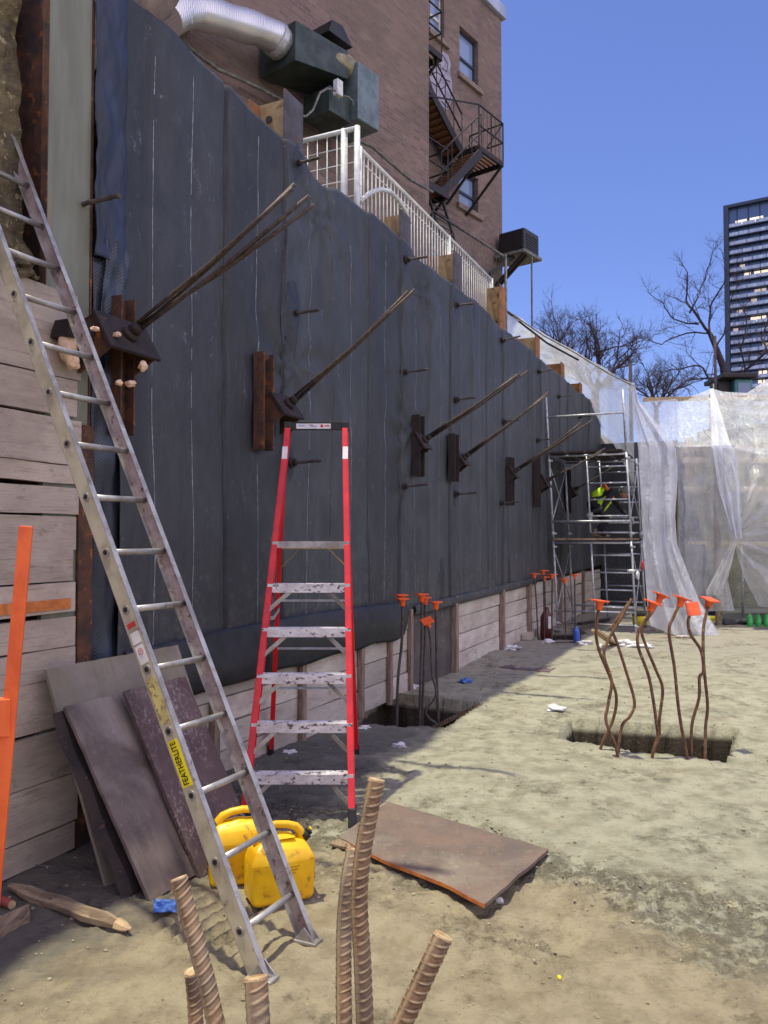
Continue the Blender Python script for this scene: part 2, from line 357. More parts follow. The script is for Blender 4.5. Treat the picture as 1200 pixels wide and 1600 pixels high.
def m_lag(name, ca, cb, cc, cd_):
    t = NT(name); sx = t.n('ShaderNodeSeparateXYZ'); t.l(t.co, sx.inputs[0])
    grain = t.noise(3, 8, .7, (1.0, 1, 14), .6); blot = t.noise(1.6, 6, .7, (1, 1, 2.2)); fine_ = t.noise(22, 6, .7, (1, 1, 5))
    oi = t.n('ShaderNodeObjectInfo')
    col = t.mix(t.ramp(blot, .35, .66), ca, cb); col = t.mix(t.math('MULTIPLY', t.ramp(grain, .55, .66), .45), col, cc)
    col = t.mix(t.math('MULTIPLY', t.ramp(t.noise(4.5, 8, .8, (1, 1, 1.6)), .58, .66), .6), col, cd_)
    col = t.mix(t.math('MULTIPLY', t.ramp(fine_, .6, .7), .4), col, cc)
    hs = t.n('ShaderNodeHueSaturation'); t.l(col, hs.inputs['Color']); t.l(t.math('ADD', t.math('MULTIPLY', oi.outputs['Random'], .35), .82), hs.inputs['Value'])
    return t.set(hs.outputs[0], .88, 0, t.bump(t.math('ADD', grain, t.math('MULTIPLY', fine_, .4)), .008, .8))
M['lag'] = m_lag('grey_lagging_boards', rgb(186, 172, 160), rgb(158, 144, 134), rgb(108, 94, 84), rgb(120, 112, 108))
M['lag_white'] = m_lag('whitewashed_lagging', rgb(196, 188, 180), rgb(168, 156, 150), rgb(112, 100, 94), rgb(100, 94, 90))
M['cleat'] = pm('grey_brown_cleat', rgb(150, 128, 116), rgb(112, 94, 86), 5, .85, 0, .7, .004, stretch=(6, 6, 1))
M['grey_face'] = pm('grey_green_earth_face', rgb(178, 178, 156), rgb(140, 142, 124), 2, .9, 0, .8, .02, c3=rgb(176, 172, 150), s3=9)
M['conc'] = pm('grey_concrete', rgb(92, 86, 84), rgb(72, 68, 68), 3, .9, 0, .5, .006, c3=rgb(140, 130, 122), s3=7, t3=(.66, .7))
M['soil'] = pm('yellow_brown_soil', rgb(124, 112, 86), rgb(74, 66, 54), 6, .95, 0, .9, .04, bs=22, c3=rgb(164, 150, 116), s3=18, t3=(.58, .66))
M['pile_face'] = pm('concrete_stained_steel', rgb(126, 130, 118), rgb(110, 110, 96), 1.5, .6, .15, .25, .003, stretch=(4, 1, .5), c3=rgb(140, 112, 78), s3=2.2, t3=(.6, .75))
def m_ply(name, ca, cb, haze_, dots, hz=(.42, .72), dt=(.56, .66), ds=30, dk=.6):
    t = NT(name); col = t.mix(t.ramp(t.noise(3, 6, .6), .3, .7), ca, cb)
    col = t.mix(t.math('MULTIPLY', t.ramp(t.noise(1.7, 5, .6, None, .6), *hz), .7), col, haze_)
    g = t.noise(5, 8, .75, (12, 1, 1.0)); col = t.mix(t.math('MULTIPLY', t.ramp(g, .52, .68), .35), col, tuple(c * .55 for c in cb[:3]) + (1,))
    col = t.mix(t.math('MULTIPLY', t.math('MULTIPLY', t.ramp(t.noise(ds, 8, .8), *dt), t.ramp(t.noise(2.4, 4, .6), .35, .6)), dk), col, dots)
    return t.set(col, .78, 0, t.bump(t.math('ADD', g, t.noise(45, 5, .6)), .003, .6))
M['ply_purple'] = m_ply('plywood_purple_brown', rgb(108, 95, 90), rgb(80, 68, 66), rgb(148, 136, 132), rgb(158, 148, 144))
M['ply_green'] = m_ply('plywood_green_stained', rgb(132, 124, 108), rgb(108, 100, 88), rgb(150, 136, 134), rgb(146, 136, 130))
M['ply_splat'] = m_ply('plywood_cement_splashed', rgb(88, 68, 68), rgb(68, 52, 54), rgb(112, 94, 96), rgb(158, 144, 144), dt=(.5, .6), ds=38, dk=.75)
M['ply_red'] = m_ply('plywood_red_brown', rgb(118, 97, 86), rgb(94, 82, 77), rgb(134, 124, 110), rgb(160, 150, 132), hz=(.46, .7))
M['ply_edge'] = pm('plywood_orange_edge', rgb(206, 124, 62), rgb(170, 96, 48), 14, .8, 0, .4, .002)
def m_brick():
    t = NT('brown_brick_wall')
    sx = t.n('ShaderNodeSeparateXYZ'); cb = t.n('ShaderNodeCombineXYZ'); t.l(t.co, sx.inputs[0]); t.l(sx.outputs[0], cb.inputs[0]); t.l(sx.outputs[2], cb.inputs[1])
    br = t.n('ShaderNodeTexBrick'); t.l(cb.outputs[0], br.inputs[0])
    br.inputs['Scale'].default_value = 1; br.inputs['Brick Width'].default_value = .225; br.inputs['Row Height'].default_value = .078
    br.inputs['Mortar Size'].default_value = .008; br.inputs['Bias'].default_value = 0
    br.inputs['Color1'].default_value = rgb(132, 106, 102); br.inputs['Color2'].default_value = rgb(102, 84, 84); br.inputs['Mortar'].default_value = rgb(128, 118, 110)
    col = t.mix(t.math('MULTIPLY', t.ramp(t.noise(.5, 6, .65, (1, 1, 2)), .42, .7), .55), br.outputs[0], rgb(84, 70, 68))
    col = t.mix(t.math('MULTIPLY', t.ramp(t.noise(1.3, 7, .7, (1, 1, 4)), .52, .68), .45), col, rgb(156, 144, 130))
    col = t.mix(t.math('MULTIPLY', t.ramp(t.noise(.35, 5, .6), .45, .62), .4), col, rgb(122, 108, 92))
    return t.set(col, .9, 0, t.bump(t.math('ADD', t.math('MULTIPLY', br.outputs['Fac'], -1.0), t.noise(30, 4)), .012, .6))
M['brick'] = m_brick()
def m_glass(name, c, rough=.12):
    t = NT(name); return t.set(c, rough, 0, t.bump(t.noise(1.2, 3), .01, .15), spec=.8)
M['glass'] = m_glass('window_glass', rgb(120, 140, 178), .06)
M['tower_glass'] = m_glass('tower_glass', rgb(78, 100, 142), .15)
M['tower_frame'] = pm('tower_dark_cladding', rgb(44, 56, 82), rgb(36, 48, 72), .2, .5, .1, .1)
M['tower_rail'] = pm('tower_balcony_front', rgb(170, 180, 206), rgb(136, 148, 180), .3, .5, .1, .1, stretch=(3, 3, .2))
def m_emit(name, c, st):
    t = NT(name); t.p.inputs['Emission Color'].default_value = c; t.p.inputs['Emission Strength'].default_value = st
    return t.set(c, .6)
M['lit'] = m_emit('lit_window', (1, .82, .6, 1), .85)
M['lit_dim'] = m_emit('dim_lit_window', (1, .8, .65, 1), .3)
def m_poly(name, tr=.42, c=rgb(196, 202, 216), bs=.8):
    t = NT(name); t.t.nodes.remove(t.p)
    nm = t.bump(t.math('ADD', t.noise(2.2, 6, .65, (1.5, 1.5, .5), 1.2), t.math('MULTIPLY', t.math('ABSOLUTE', t.math('SUBTRACT', t.noise(3.4, 4, .55, (1.2, 1.2, .7), 1.0), .5)), -2.2)), .10, bs)
    df = t.n('ShaderNodeBsdfDiffuse'); df.inputs[0].default_value = c; t.l(nm, df.inputs['Normal'])
    tl = t.n('ShaderNodeBsdfTranslucent'); tl.inputs[0].default_value = c; t.l(nm, tl.inputs['Normal'])
    gl = t.n('ShaderNodeBsdfGlossy'); gl.inputs['Roughness'].default_value = .22; t.l(nm, gl.inputs['Normal']); gl.inputs[0].default_value = (.9, .9, .9, 1)
    tp = t.n('ShaderNodeBsdfTransparent')
    m1 = t.n('ShaderNodeMixShader'); m1.inputs[0].default_value = .45; t.l(df.outputs[0], m1.inputs[1]); t.l(tl.outputs[0], m1.inputs[2])
    m2 = t.n('ShaderNodeMixShader'); t.l(t.math('ADD', t.math('MULTIPLY', t.ramp(t.noise(1.8, 5, .6), .35, .7), .25), tr - .12), m2.inputs[0]); t.l(m1.outputs[0], m2.inputs[1]); t.l(tp.outputs[0], m2.inputs[2])
    fr = t.n('ShaderNodeLayerWeight'); fr.inputs[0].default_value = .25; t.l(nm, fr.inputs['Normal'])
    m3 = t.n('ShaderNodeMixShader'); t.l(t.math('ADD', t.math('MULTIPLY', fr.outputs['Facing'], .22), .04), m3.inputs[0]); t.l(m2.outputs[0], m3.inputs[1]); t.l(gl.outputs[0], m3.inputs[2])
    t.l(m3.outputs[0], t.out.inputs[0]); return t.m
M['poly'] = m_poly('clear_polythene', .48, (.93, .94, .97, 1), .7)
M['poly_dense'] = m_poly('milky_polythene', .26, (.90, .92, .99, 1), .5)
M['poly_slope'] = m_poly('thin_milky_polythene', .42, (.95, .96, 1, 1), .25)
M['chalk'] = pm('chalk_line', rgb(156, 160, 172), rgb(110, 114, 126), 20, .9, 0, .1)
def m_foil():
    t = NT('ribbed_foil'); wv = t.n('ShaderNodeTexWave'); wv.inputs['Scale'].default_value = 9; wv.inputs['Distortion'].default_value = 1.0; t.l(t.co, wv.inputs[0])
    return t.set(rgb(214, 212, 214), .32, .75, t.bump(wv.outputs[1], .008, .4))
M['foil'] = m_foil()
M['bark'] = pm('bare_bark', rgb(66, 56, 66), rgb(46, 40, 50), 6, .9, 0, .4)
M['graffiti'] = pm('pale_spray_paint', rgb(168, 164, 182), rgb(132, 128, 148), 4, .8, 0, .2)

# ================================================================== GROUND
def quad_in(p, q):
    d = 1e9; n = len(q); c = sum((V(a) for a in q), V((0, 0))) / n
    for i in range(n):
        a = V(q[i]); e = V(q[(i + 1) % n]) - a; nn = V((-e.y, e.x)).normalized()
        if nn.dot(c - a) < 0: nn = -nn
        d = min(d, nn.dot(p - a))
    return d
def gq(*pp): return [G(*p).xy for p in pp]
PIT_B = gq((894, 1129), (1152, 1143), (1134, 1194), (872, 1161))
PIT_A = gq((598, 1088), (752, 1107), (694, 1143), (540, 1134))
PIT_C = gq((846, 988), (912, 986), (904, 1004), (838, 1004))
RID = gq((196, 1450), (300, 1385), (462, 1425), (400, 1530))
RDIR = (G(303, 1390) - G(208, 1443)).normalized(); RPER = V((-RDIR.y, RDIR.x, 0))
def spaced(segs):
    out = [segs[0][0]]
    for a, b, st in segs:
        n = max(1, round((b - a) / st)); out += [a + (b - a) * (i + 1) / n for i in range(n)]
    return out
gxs = spaced([(-14, -3.2, .6), (-3.2, 5.6, .04), (5.6, 9, .15), (9, 40, 1.0)])
gys = spaced([(-24, 1.8, 1.0), (1.8, 5.2, .032), (5.2, 9.5, .042), (9.5, 15, .09), (15, 36, .5)])
_rp = random.Random(12)
PRINTS = [(_rp.uniform(-.5, 2.6), _rp.uniform(2.5, 4.9), _rp.uniform(-1.2, 1.2)) for _ in range(26)]
def gh(x, y):
    p = V((x, y, 0)); z = 0
    if -4 < x < 9 and 1 < y < 17:
        z = .035 * noise.noise(p * .6) + .018 * noise.noise(p * 2.1 + V((9, 3, 1))) + .007 * noise.noise(p * 7)
        q = y + .55 * x + 1.1 * noise.noise(p * .9 + V((4, 4, 4)))
        st = min(1, max(0, (q - 4.55) / .25)); z += .03 * st
        edge = max(0, 1 - abs(q - 4.75) / .5) + max(0, 1 - abs(q - 6.3) / .5) * .35 + .22
        z += edge * .045 * (noise.noise(p * 13) + .6 * noise.noise(p * 27))
        z += .006 * noise.noise(p * 18) * (1.4 - st)
        # foot prints and scrapes in the mud
        f = noise.noise(V((x * 3.2, y * 5.5, 3))); z -= (1 - st) * .05 * max(0, f - .15)
        if y < 5.3:
            for fx, fy_, fa in PRINTS:
                dx, dy = x - fx, y - fy_
                if abs(dx) < .25 and abs(dy) < .25:
                    a_ = (dx * math.cos(fa) + dy * math.sin(fa)) / .052; b_ = (-dx * math.sin(fa) + dy * math.cos(fa)) / .145; rr_ = math.sqrt(a_ * a_ + b_ * b_)
                    if rr_ < 1: z -= .013 * min(1, (1 - rr_) * 4) + .004 * math.sin(b_ * 16)
                    elif rr_ < 1.35: z += .006 * (1 - abs(rr_ - 1.15) / .2)
        p2 = p.xy
        for Q, dep in ((PIT_A, .9), (PIT_B, .95), (PIT_C, .5)):
            c = Q[0] + (Q[2] - Q[0]) * .5
            if (p2 - c).length < 1.6:
                d = quad_in(p2, Q) + .03 * noise.noise(p * 9) + .015 * noise.noise(p * 25)
                t = min(1, max(0, d / .055)); z = z * (1 - t) - dep * t + t * .06 * noise.noise(p * 5)
                if -.12 < d < 0: z += .012 * (1 + d / .12)
        d = quad_in(p2, RID)
        if d > 0: z += min(1, d / .08) * (.022 * math.sin(2 * math.pi * p.dot(RPER) / .088) - .008)
    return z
nx, ny = len(gxs), len(gys)
gv = [(x, y, gh(x, y)) for y in gys for x in gxs]
gf = [(j * nx + i, j * nx + i + 1, (j + 1) * nx + i + 1, (j + 1) * nx + i) for j in range(ny - 1) for i in range(nx - 1)]
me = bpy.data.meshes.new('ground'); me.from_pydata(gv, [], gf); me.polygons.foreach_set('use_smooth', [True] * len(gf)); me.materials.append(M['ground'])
go = bpy.data.objects.new('ground', me); COL.objects.link(go); go['kind'] = 'structure'
def GG(px, py): p = G(px, py); p.z = gh(p.x, p.y); return p
# clods, crumbs and small stones
mb = MB(); rr = random.Random(3)
for i in range(60000):
    y = 2.4 + 11 * rr.random() ** 1.7; x = rr.uniform(-2.2, 4.6) * (y / 5 if y > 5 else 1)
    if (V((x, y, 0)) - W0).dot(WN) < .15: continue
    p = V((x, y, 0)); q = y + .55 * x + 1.1 * noise.noise(p * .9 + V((4, 4, 4)))
    dens = .07 + .95 * max(0, 1 - abs(q - 4.85) / .42) + .25 * max(0, noise.noise(p * 1.3))
    if rr.random() > dens: continue
    if any(quad_in(p.xy, Q) > -.03 for Q in (PIT_A, PIT_B, PIT_C)): continue
    r = .0025 + .010 * rr.random() ** 4; r *= 1 + (y > 6) * .3
    mb.lump((x, y, gh(x, y) + r * .25), r, .5, 1, (1, rr.uniform(.6, 1.2), .6), i)
o = mb.build('gravel', M['clod'], recalc=False); tag(o, 'loose clods and small stones scattered over the trodden mud', 'gravel', kind='stuff')

# street level round the excavation
mb = MB(); zt = WTOP - .22
mb.wbox(-1500, 1500, -1500, -.45, -6, zt)
mb.wbox(-1500, -30, -.45, 34, -6, zt); mb.wbox(15.1, 1500, -.45, 34, -6, 4.35); mb.wbox(-1500, 1500, 34, 1500, -6, zt)
struct('street', mb, M['soil'])

# ================================================================== SHORING WALL (wall frame: x along, -y outward)
def wthing(name, label, cat, s, n=0, z=0, group=None): return thing(name, label, cat, WP(s, n, z), WANG, group)
SL, SR = -3.86, 14.78
wall = wthing('membrane_wall', 'tall black drainage membrane hung in strips over the shoring wall', 'wall', SL)
WHITE = [-3.32 + .86 * 0, -2.9, -2.06, -1.21, -.36, .5, 1.36, 2.2, 3.06, 3.9, 4.76, 5.6, 6.5, 7.3, 8.2, 9, 9.9, 10.8, 11.7]
SEAM = [-2.5, -1.66, -.8, .06, .5 + .43, 1.78, 2.64, 3.5, 4.3, 5.2, 6.0, 6.9, 7.8, 8.6, 9.5, 10.4, 11.2, 12.1, 13]
def topz(s):
    return WTOP + .03 * math.sin(s * 2.1) + .03 * noise.noise(V((s * 1.7, 0, 5))) - (.10 * max(0, 1 - abs(s + 1.05) / .35)) - .06 * max(0, 1 - abs(s - 1.5) / .3) + (.12 if s < -2.2 else 0) * min(1, max(0, (-2.2 - s)))
def botz(s): return .80 if s < .9 else .93 + .012 * s
def mem_n(s, z):
    k = [i for i, q in enumerate(SEAM) if q <= s]; last = SEAM[k[-1]] if k else SL
    n = .120 - .026 * min(1, (s - last) / .86)
    d = min(abs(s - q) for q in SEAM); n += -.012 * math.exp(-(d / .012) ** 2)
    n += .034 * noise.noise(V((s * .9, z * .35, 1))) + .022 * noise.noise(V((s * 3.4, z * .8, 4))) + .007 * noise.noise(V((s * 9, z * 2.4, 8)))
    # creases pulling diagonally from the anchors
    for (a, zz) in ((-1.5, 3.4), (1.2, 3.2), (-1.05, 4.9), (1.5, 4.9)):
        r = math.hypot(s - a, z - zz)
        if r < 1.3: n += .022 * (1 - r / 1.3) * math.sin(8 * math.atan2(z - zz, s - a) + 5 * r) 
    return n
svals = spaced([(SL + .2, 4, .035), (4, SR, .07)]); nzv = 110
mb = MB(); b = 0
for j in range(nzv + 1):
    for s_ in svals:
        z0, z1 = botz(s_), topz(s_); z = z0 + (z1 - z0) * j / nzv; mb.v.append(WP(s_, mem_n(s_, z), z))
ns = len(svals)
for j in range(nzv):
    for i in range(ns - 1): mb.f.append([j * ns + i, j * ns + i + 1, (j + 1) * ns + i + 1, (j + 1) * ns + i]); mb.sm.append(True)
mb.build('membrane', M['membrane'], wall, thick=.004)
# chalk lines snapped down each strip
mb = MB()
for s_ in WHITE:
    rr = random.Random(int(s_ * 100)); zb = rr.uniform(1.0, 1.4); n_ = 46; L = []
    zt_ = topz(s_) - rr.uniform(.02, .5)
    for i in range(n_ + 1):
        z = zb + (zt_ - zb) * i / n_; L.append((s_ + .010 * noise.noise(V((s_, z * 2, 0))), z))
    for i in range(n_):
        (a, z), (c, z2) = L[i], L[i + 1]
        if rr.random() < .08: continue
        wd = .0036 * rr.uniform(.5, 1.3)
        mb.add([WP(a - wd, mem_n(a, z) + .006, z), WP(a + wd, mem_n(a, z) + .006, z), WP(c + wd, mem_n(c, z2) + .006, z2), WP(c - wd, mem_n(c, z2) + .006, z2)], [(0, 1, 2, 3)])
o = mb.build('chalk_line', M['chalk'], wall)
# blue film flap at the near edge, dimpled sheet below it
def flap(s, z, k=0): return .15 + .05 * noise.noise(V((s * 4, z * 1.1, k))) + .03 * noise.noise(V((s * 11, z * 2, k + 3)))
mb = MB(); mb.grid(lambda u, v: WP(SL - .035 + .27 * u + .012 * noise.noise(V((u, v * 5, 1))), .13 + .02 * math.sin(u * 3.1) + .035 * noise.noise(V((u * 2.5 + v * 2, v * 7, 3))) + .015 * noise.noise(V((u * 9, v * 22, 5))), 3.62 + 2.1 * v), 16, 80); mb.build('film_flap', M['blue_mem'], wall, thick=.004)
mb = MB(); mb.grid(lambda u, v: WP(SL - .01 + .27 * u, .10 + .04 * noise.noise(V((u * 3, v * 8, 9))) + .02 * math.sin(u * 4), .78 + 2.84 * v), 14, 80); mb.build('dimpled_sheet', M['dimple'], wall, thick=.006)
mb = MB(); mb.grid(lambda u, v: WP(SL + .03 + .2 * u + .02 * math.sin(v * 9), .15 + .03 * noise.noise(V((u * 6, v * 6, 2))), 2.75 + 1.0 * v), 12, 40); mb.build('film_flap', M['dimple'], wall, thick=.004)
# heavy folded skirt at the bottom edge
def skirt(u, v):
    s = -3.6 + 4.55 * u; zt_ = 1.14 - .03 * math.sin(s); zb = .72 + .03 * noise.noise(V((s * 2, 0, 0))) - (.02 if s > .2 else 0) + .09 * max(0, s - .6)
    r = .06; n = .15 + .05 * math.sin(math.pi * v) + .02 * noise.noise(V((s * 2.4, v * 2, 7)))
    return WP(s, n, zt_ + (zb - zt_) * v)
mb = MB(); mb.grid(skirt, 110, 14); mb.build('skirt', M['dark_patch'], wall, thick=.012)
def strip(u, v):
    s = 1.3 + 6 * u; return WP(s, .135 + .02 * math.sin(v * 3) + .01 * noise.noise(V((s * 2, v, 0))), .90 + .012 * s + .13 * v)
mb = MB(); mb.grid(strip, 80, 6); mb.build('skirt', M['membrane'], wall, thick=.012)
def conform(parent, s_, z_, a, b, m_, name, seed=0, off=.006, rag=.2):
    mb = MB()
    def f(x, y):
        k = y * (1 + rag * noise.noise(V((math.cos(6.2832 * x) * 1.7, math.sin(6.2832 * x) * 1.7, seed)))); u, v = s_ + a * math.cos(6.2832 * x) * k, z_ + b * math.sin(6.2832 * x) * k
        return WP(u, mem_n(u, v) + off + .008 * noise.noise(V((u * 12, v * 9, 2))) * y + .010 * (1 - y), v)
    mb.grid(f, 28, 6); return mb.build(name, m_, parent)
# dark overlap edges of the strips
mb = MB()
for i_, s_ in enumerate(SEAM):
    for j in range(60):
        z = 1.05 + (topz(s_) - 1.1) * j / 60; z2 = 1.05 + (topz(s_) - 1.1) * (j + 1) / 60; wd = .009 + .006 * noise.noise(V((s_, z * 3, 0))); w2 = .009 + .006 * noise.noise(V((s_, z2 * 3, 0)))
        o1 = s_ + .008 * noise.noise(V((s_ * 3, z * 1.5, 2))); o2 = s_ + .008 * noise.noise(V((s_ * 3, z2 * 1.5, 2)))
        mb.add([WP(o1 - wd, mem_n(o1 - wd, z) + .006, z), WP(o1 + wd, mem_n(o1 + wd, z) + .006, z), WP(o2 + w2, mem_n(o2 + w2, z2) + .006, z2), WP(o2 - w2, mem_n(o2 - w2, z2) + .006, z2)], [(0, 1, 2, 3)])
mb.build('overlap_edge', M['dark_patch'], wall)
# cut-out patches
for (px, py, ww, hh) in ((693, 905, .10, .30), (797, 895, .09, .30), (457, 495, .14, .33), (655, 590, .0, 0), (742, 490, .06, .2)):
    if not ww: continue
    s_, z_ = WL(px, py, .13); conform(wall, s_, z_, ww, hh, M['dark_patch'], 'patch', px)

# lagging boards: left bay
lag = wthing('timber_lagging', 'grey timber lagging boards behind the long aluminium ladder', 'lagging wall', -5)
zs = [.0, .17, .46, .74, 1.04, 1.22, 1.405, 1.59, 1.79, 2.0, 2.17, 2.29, 2.57, 2.80, 3.06, 3.34]
rr = random.Random(5)
for i in range(len(zs) - 1):
    m_ = M['orange_paint'] if 0 else M['lag']; e = -4.0 + rr.uniform(-.03, .02); sag = rr.uniform(-.012, .012)
    mb = MB(); n0 = .13 + rr.uniform(-.012, .012)
    def brd(u, v, n0=n0, i=i, e=e):
        s = -8 + (e + 8) * u; z = zs[i] + .006 + (zs[i + 1] - zs[i] - .012) * v
        return WP(s, n0 + .004 * noise.noise(V((s * 4, z * 9, i))), z + sag * (s + 6) * .5 + .006 * noise.noise(V((s * 3, i, 0))))
    f = [brd(u / 40, v) for u in range(41) for v in (0, 1)]; bk = [p - WN * .06 for p in f]; k = len(f)
    mb.add(f + bk, [(2 * u, 2 * u + 1, 2 * u + 3, 2 * u + 2) for u in range(40)] + [(k + 2 * u, k + 2 * u + 1, k + 2 * u + 3, k + 2 * u + 2) for u in range(40)] + [(2 * u, 2 * u + 2, k + 2 * u + 2, k + 2 * u) for u in range(40)] + [(2 * u + 1, 2 * u + 3, k + 2 * u + 3, k + 2 * u + 1) for u in range(40)] + [(80, 81, k + 81, k + 80)])
    mb.build('lagging_board', M['lag'], lag)
mb = MB(); s0, z0 = WL(0, 985, .14); mb.wbox(-6, -4.06, .136, .146, 1.44, 1.50); o = mb.build('painted_stripe', M['ply_edge'], lag); o['label'] = 'orange painted edge of one board'
# earth face above the boards
mb = MB()
def earth(u, v):
    s = -8 + 3.75 * u; z = 3.2 + 2.6 * v; p = V((s * 2, z * 2, 0))
    return WP(s, -.02 - .22 * v + .10 * noise.noise(p) + .05 * noise.noise(p * 3) + .02 * noise.noise(p * 9), z)
mb.grid(earth, 150, 110); struct('earth_bank', mb, M['soil'])
mb = MB(); rr = random.Random(9)
for i in range(160):
    s_ = -4.33 - 1.2 * rr.random(); mb.lump(WP(s_, .10 + .06 * rr.random(), 3.34 + .12 * rr.random() ** 2), .012 + .03 * rr.random() ** 2, .5, 1, (1, 1, .8), i)
o = mb.build('rubble', M['soil'], recalc=False); tag(o, 'crumbled earth lying on top of the grey lagging boards', 'rubble', kind='stuff')

# lagging below the membrane
low = wthing('timber_lagging', 'low whitewashed plank lagging under the membrane beside the red stepladder', 'lagging wall', 0)
rr = random.Random(8)
def lag_bay(s0, s1, m_, parent, zt_, rows):
    for r_ in range(rows):
        za, zb = zt_ * r_ / rows + .006, zt_ * (r_ + 1) / rows - .006; n0 = .05 + rr.uniform(-.01, .01)
        mb = MB(); tl = rr.uniform(-.012, .012)
        mb.box(WP((s0 + s1) / 2, n0, (za + zb) / 2), (WD + UP * tl).normalized() * ((s1 - s0) / 2 - .004), WN * .03, UP * ((zb - za) / 2))
        mb.build('lagging_board', m_, parent, bevel=.004)
bays = [(-3.8, -2.6, 5), (-2.6, -1.3, 5), (-1.3, -.1, 4), (-.1, .62, 4), (.62, 1.22, 4)]
for a, c, r_ in bays: lag_bay(a, c, M['lag_white'], low, 1.02, r_)
for s_ in (-2.6, -1.3, -.1, .62, 1.22):
    mb = MB(); mb.wbox(s_ - .035, s_ + .035, .085, .135, -.02, 1.0); mb.build('cleat', M['cleat'], low, bevel=.004)
ss = lambda px, py: WL(px, py, .1)[0]
sA, sB = ss(655, 990), ss(708, 990)
mb = MB(); mb.wbox(1.26, sB, -.06, .07, -.3, 1.08); single('concrete_pier', mb, M['conc'], 'dark grey concrete pier between the whitewashed plank bays', 'concrete pier', WP(1.6, 0, 0), WANG, bevel=.01)
low2 = wthing('timber_lagging', 'pale plank lagging bays under the membrane beyond the concrete pier', 'lagging wall', 5)
s1, s2, s3, s4 = sB + .05, ss(784, 985), ss(826, 970), 14.6
for (a, c) in ((s1, s2 - .06), (s2 + .06, s3 - .05), (s3 + .05, 9.4), (9.5, 12), (12.1, 14.7)): lag_bay(a, c, M['lag_white'], low2, 1.0, 4)
for s_ in (s1, s2, s3, 9.45, 12.05):
    mb = MB(); mb.wbox(s_ - .05, s_ + .05, .07, .15, -.02, 1.05); mb.build('cleat', M['cleat'], low2, bevel=.004)

# end wall of the excavation
endw = wthing('end_wall', 'dark end wall of the excavation behind the scaffold', 'wall', 14.8)
mb = MB(); mb.wbox(14.8, 14.95, .1, 2.1, 0, 4.45); mb.build('membrane', M['membrane'], endw)
mb = MB(); mb.grid(lambda u, v: WP(14.85 + .08 * noise.noise(V((u * 20, v * 6, 0))), 2.0 + 26 * u, 4.4 * v), 120, 30); mb.build('concrete_face', M['grey_face'], endw)
mb = MB(); 
for k in range(9): mb.wbox(14.66, 14.8, 2.3 + 2.6 * k, 2.5 + 2.6 * k, 0, 4.5)
mb.build('post', M['wood_pale'], endw)
for zz in (1.6, 3.0, 4.1):
    mb = MB(); mb.wbox(14.55, 14.66, 2.1, 26, zz, zz + .13); mb.build('rail', M['wood_pale'], endw)

# ------------------------------------------------------------------ soldier piles
def ipile(s, z0, z1, label, name='soldier_pile', face=M['pile_edge'], web=M['pile_web'], hole=True, nf=.03):
    t = wthing(name, label, 'steel pile', s, 0, z0, 'soldier piles along the shoring wall')
    mb = MB(); mb.wbox(s - .16, s + .16, nf - .022, nf, z0, z1); mb.build('front_flange', face, t, bevel=.002)
    mb = MB(); mb.wbox(s - .008, s + .008, nf - .38, nf - .022, z0, z1); w_ = mb.build('web', web, t)
    if hole:
        mb = MB(); c = WP(s - .012, nf - .27, z1 - .16)
        mb.tube([c - WD * .006, c + WD * .006], .035, 14); mb.build('lifting_hole', M['ink'], w_)
    mb = MB(); mb.wbox(s - .16, s + .16, nf - .402, nf - .38, z0, z1 - .01); mb.build('back_flange', M['pile_orange'], t, bevel=.002)
    return t
# the big near pile
pile0 = wthing('soldier_pile', 'tall wide steel pile with pale concrete stained face left of the membrane', 'steel pile', -4.05, 0, 0, 'soldier piles along the shoring wall')
mb = MB(); mb.wbox(-4.235, -3.90, .062, .10, 0, 6.3); mb.build('front_flange', M['pile_face'], pile0, bevel=.003)
mb = MB(); mb.wbox(-4.242, -4.235, .055, .104, 3.3, 6.3); mb.wbox(-3.90, -3.885, .04, .106, 0, 6.3); mb.build('rusty_edge', M['rust'], pile0)
mb = MB(); mb.wbox(-4.10, -4.07, -.34, .062, 0, 6.3); mb.build('web', M['rust'], pile0)
mb = MB(); mb.wbox(-4.30, -3.86, -.38, -.34, 0, 6.3); mb.build('back_flange', M['rust'], pile0)
mb = MB(); mb.wbox(-3.985, -3.87, .10, .125, 0, 2.55); mb.build('cover_plate', M['rust'], pile0, bevel=.003)
tops = [(-1.35, 5.95, 'first stubby tan pile top with a bolt hole left of the white mesh fence'),
        (1.28, 5.84, 'tan pile top below the arched white railing'),
        (3.2, 5.98, 'pile top beside the white railing post, third along the wall'),
        (5.5, 6.16, 'tallest orange edged pile top standing before the open sky'),
        (7.97, 5.86, 'tan pile top just right of where the plastic sheet starts'),
        (10.3, 5.80, 'dark orange pile top against the white plastic sheet'),
        (12.4, 5.72, 'small brown pile top against the plastic sheet near the far corner'),
        (14.2, 5.6, 'farthest dark pile top under the plastic sheet')]
for i, (s_, z_, lb) in enumerate(tops): ipile(s_, 4.6, z_, lb, web=M['pile_web'] if i in (0, 1, 2, 3, 4) else M['pile_orange'], hole=(i in (0, 1)), face=M['pile_edge'] if i < 3 else M['pile_orange'])

# curb behind the wall top
mb = MB(); mb.wbox(-3.5, -1.75, -.44, -.12, 5.1, 5.62); single('concrete_curb', mb, M['stone'], 'pale concrete curb showing over the membrane below the duct', 'curb', WP(-2.6, -.3, 5.1), WANG, bevel=.015)
mb = MB(); mb.lump(WP(-3.25, -.15, 6.0), .34, .35, 3, (1, .7, 1.5), 4); single('stone_block', mb, M['stone'], 'rough pale stone above the membrane at the top of the wall', 'stone', WP(-3.25, -.15, 5.6), WANG)
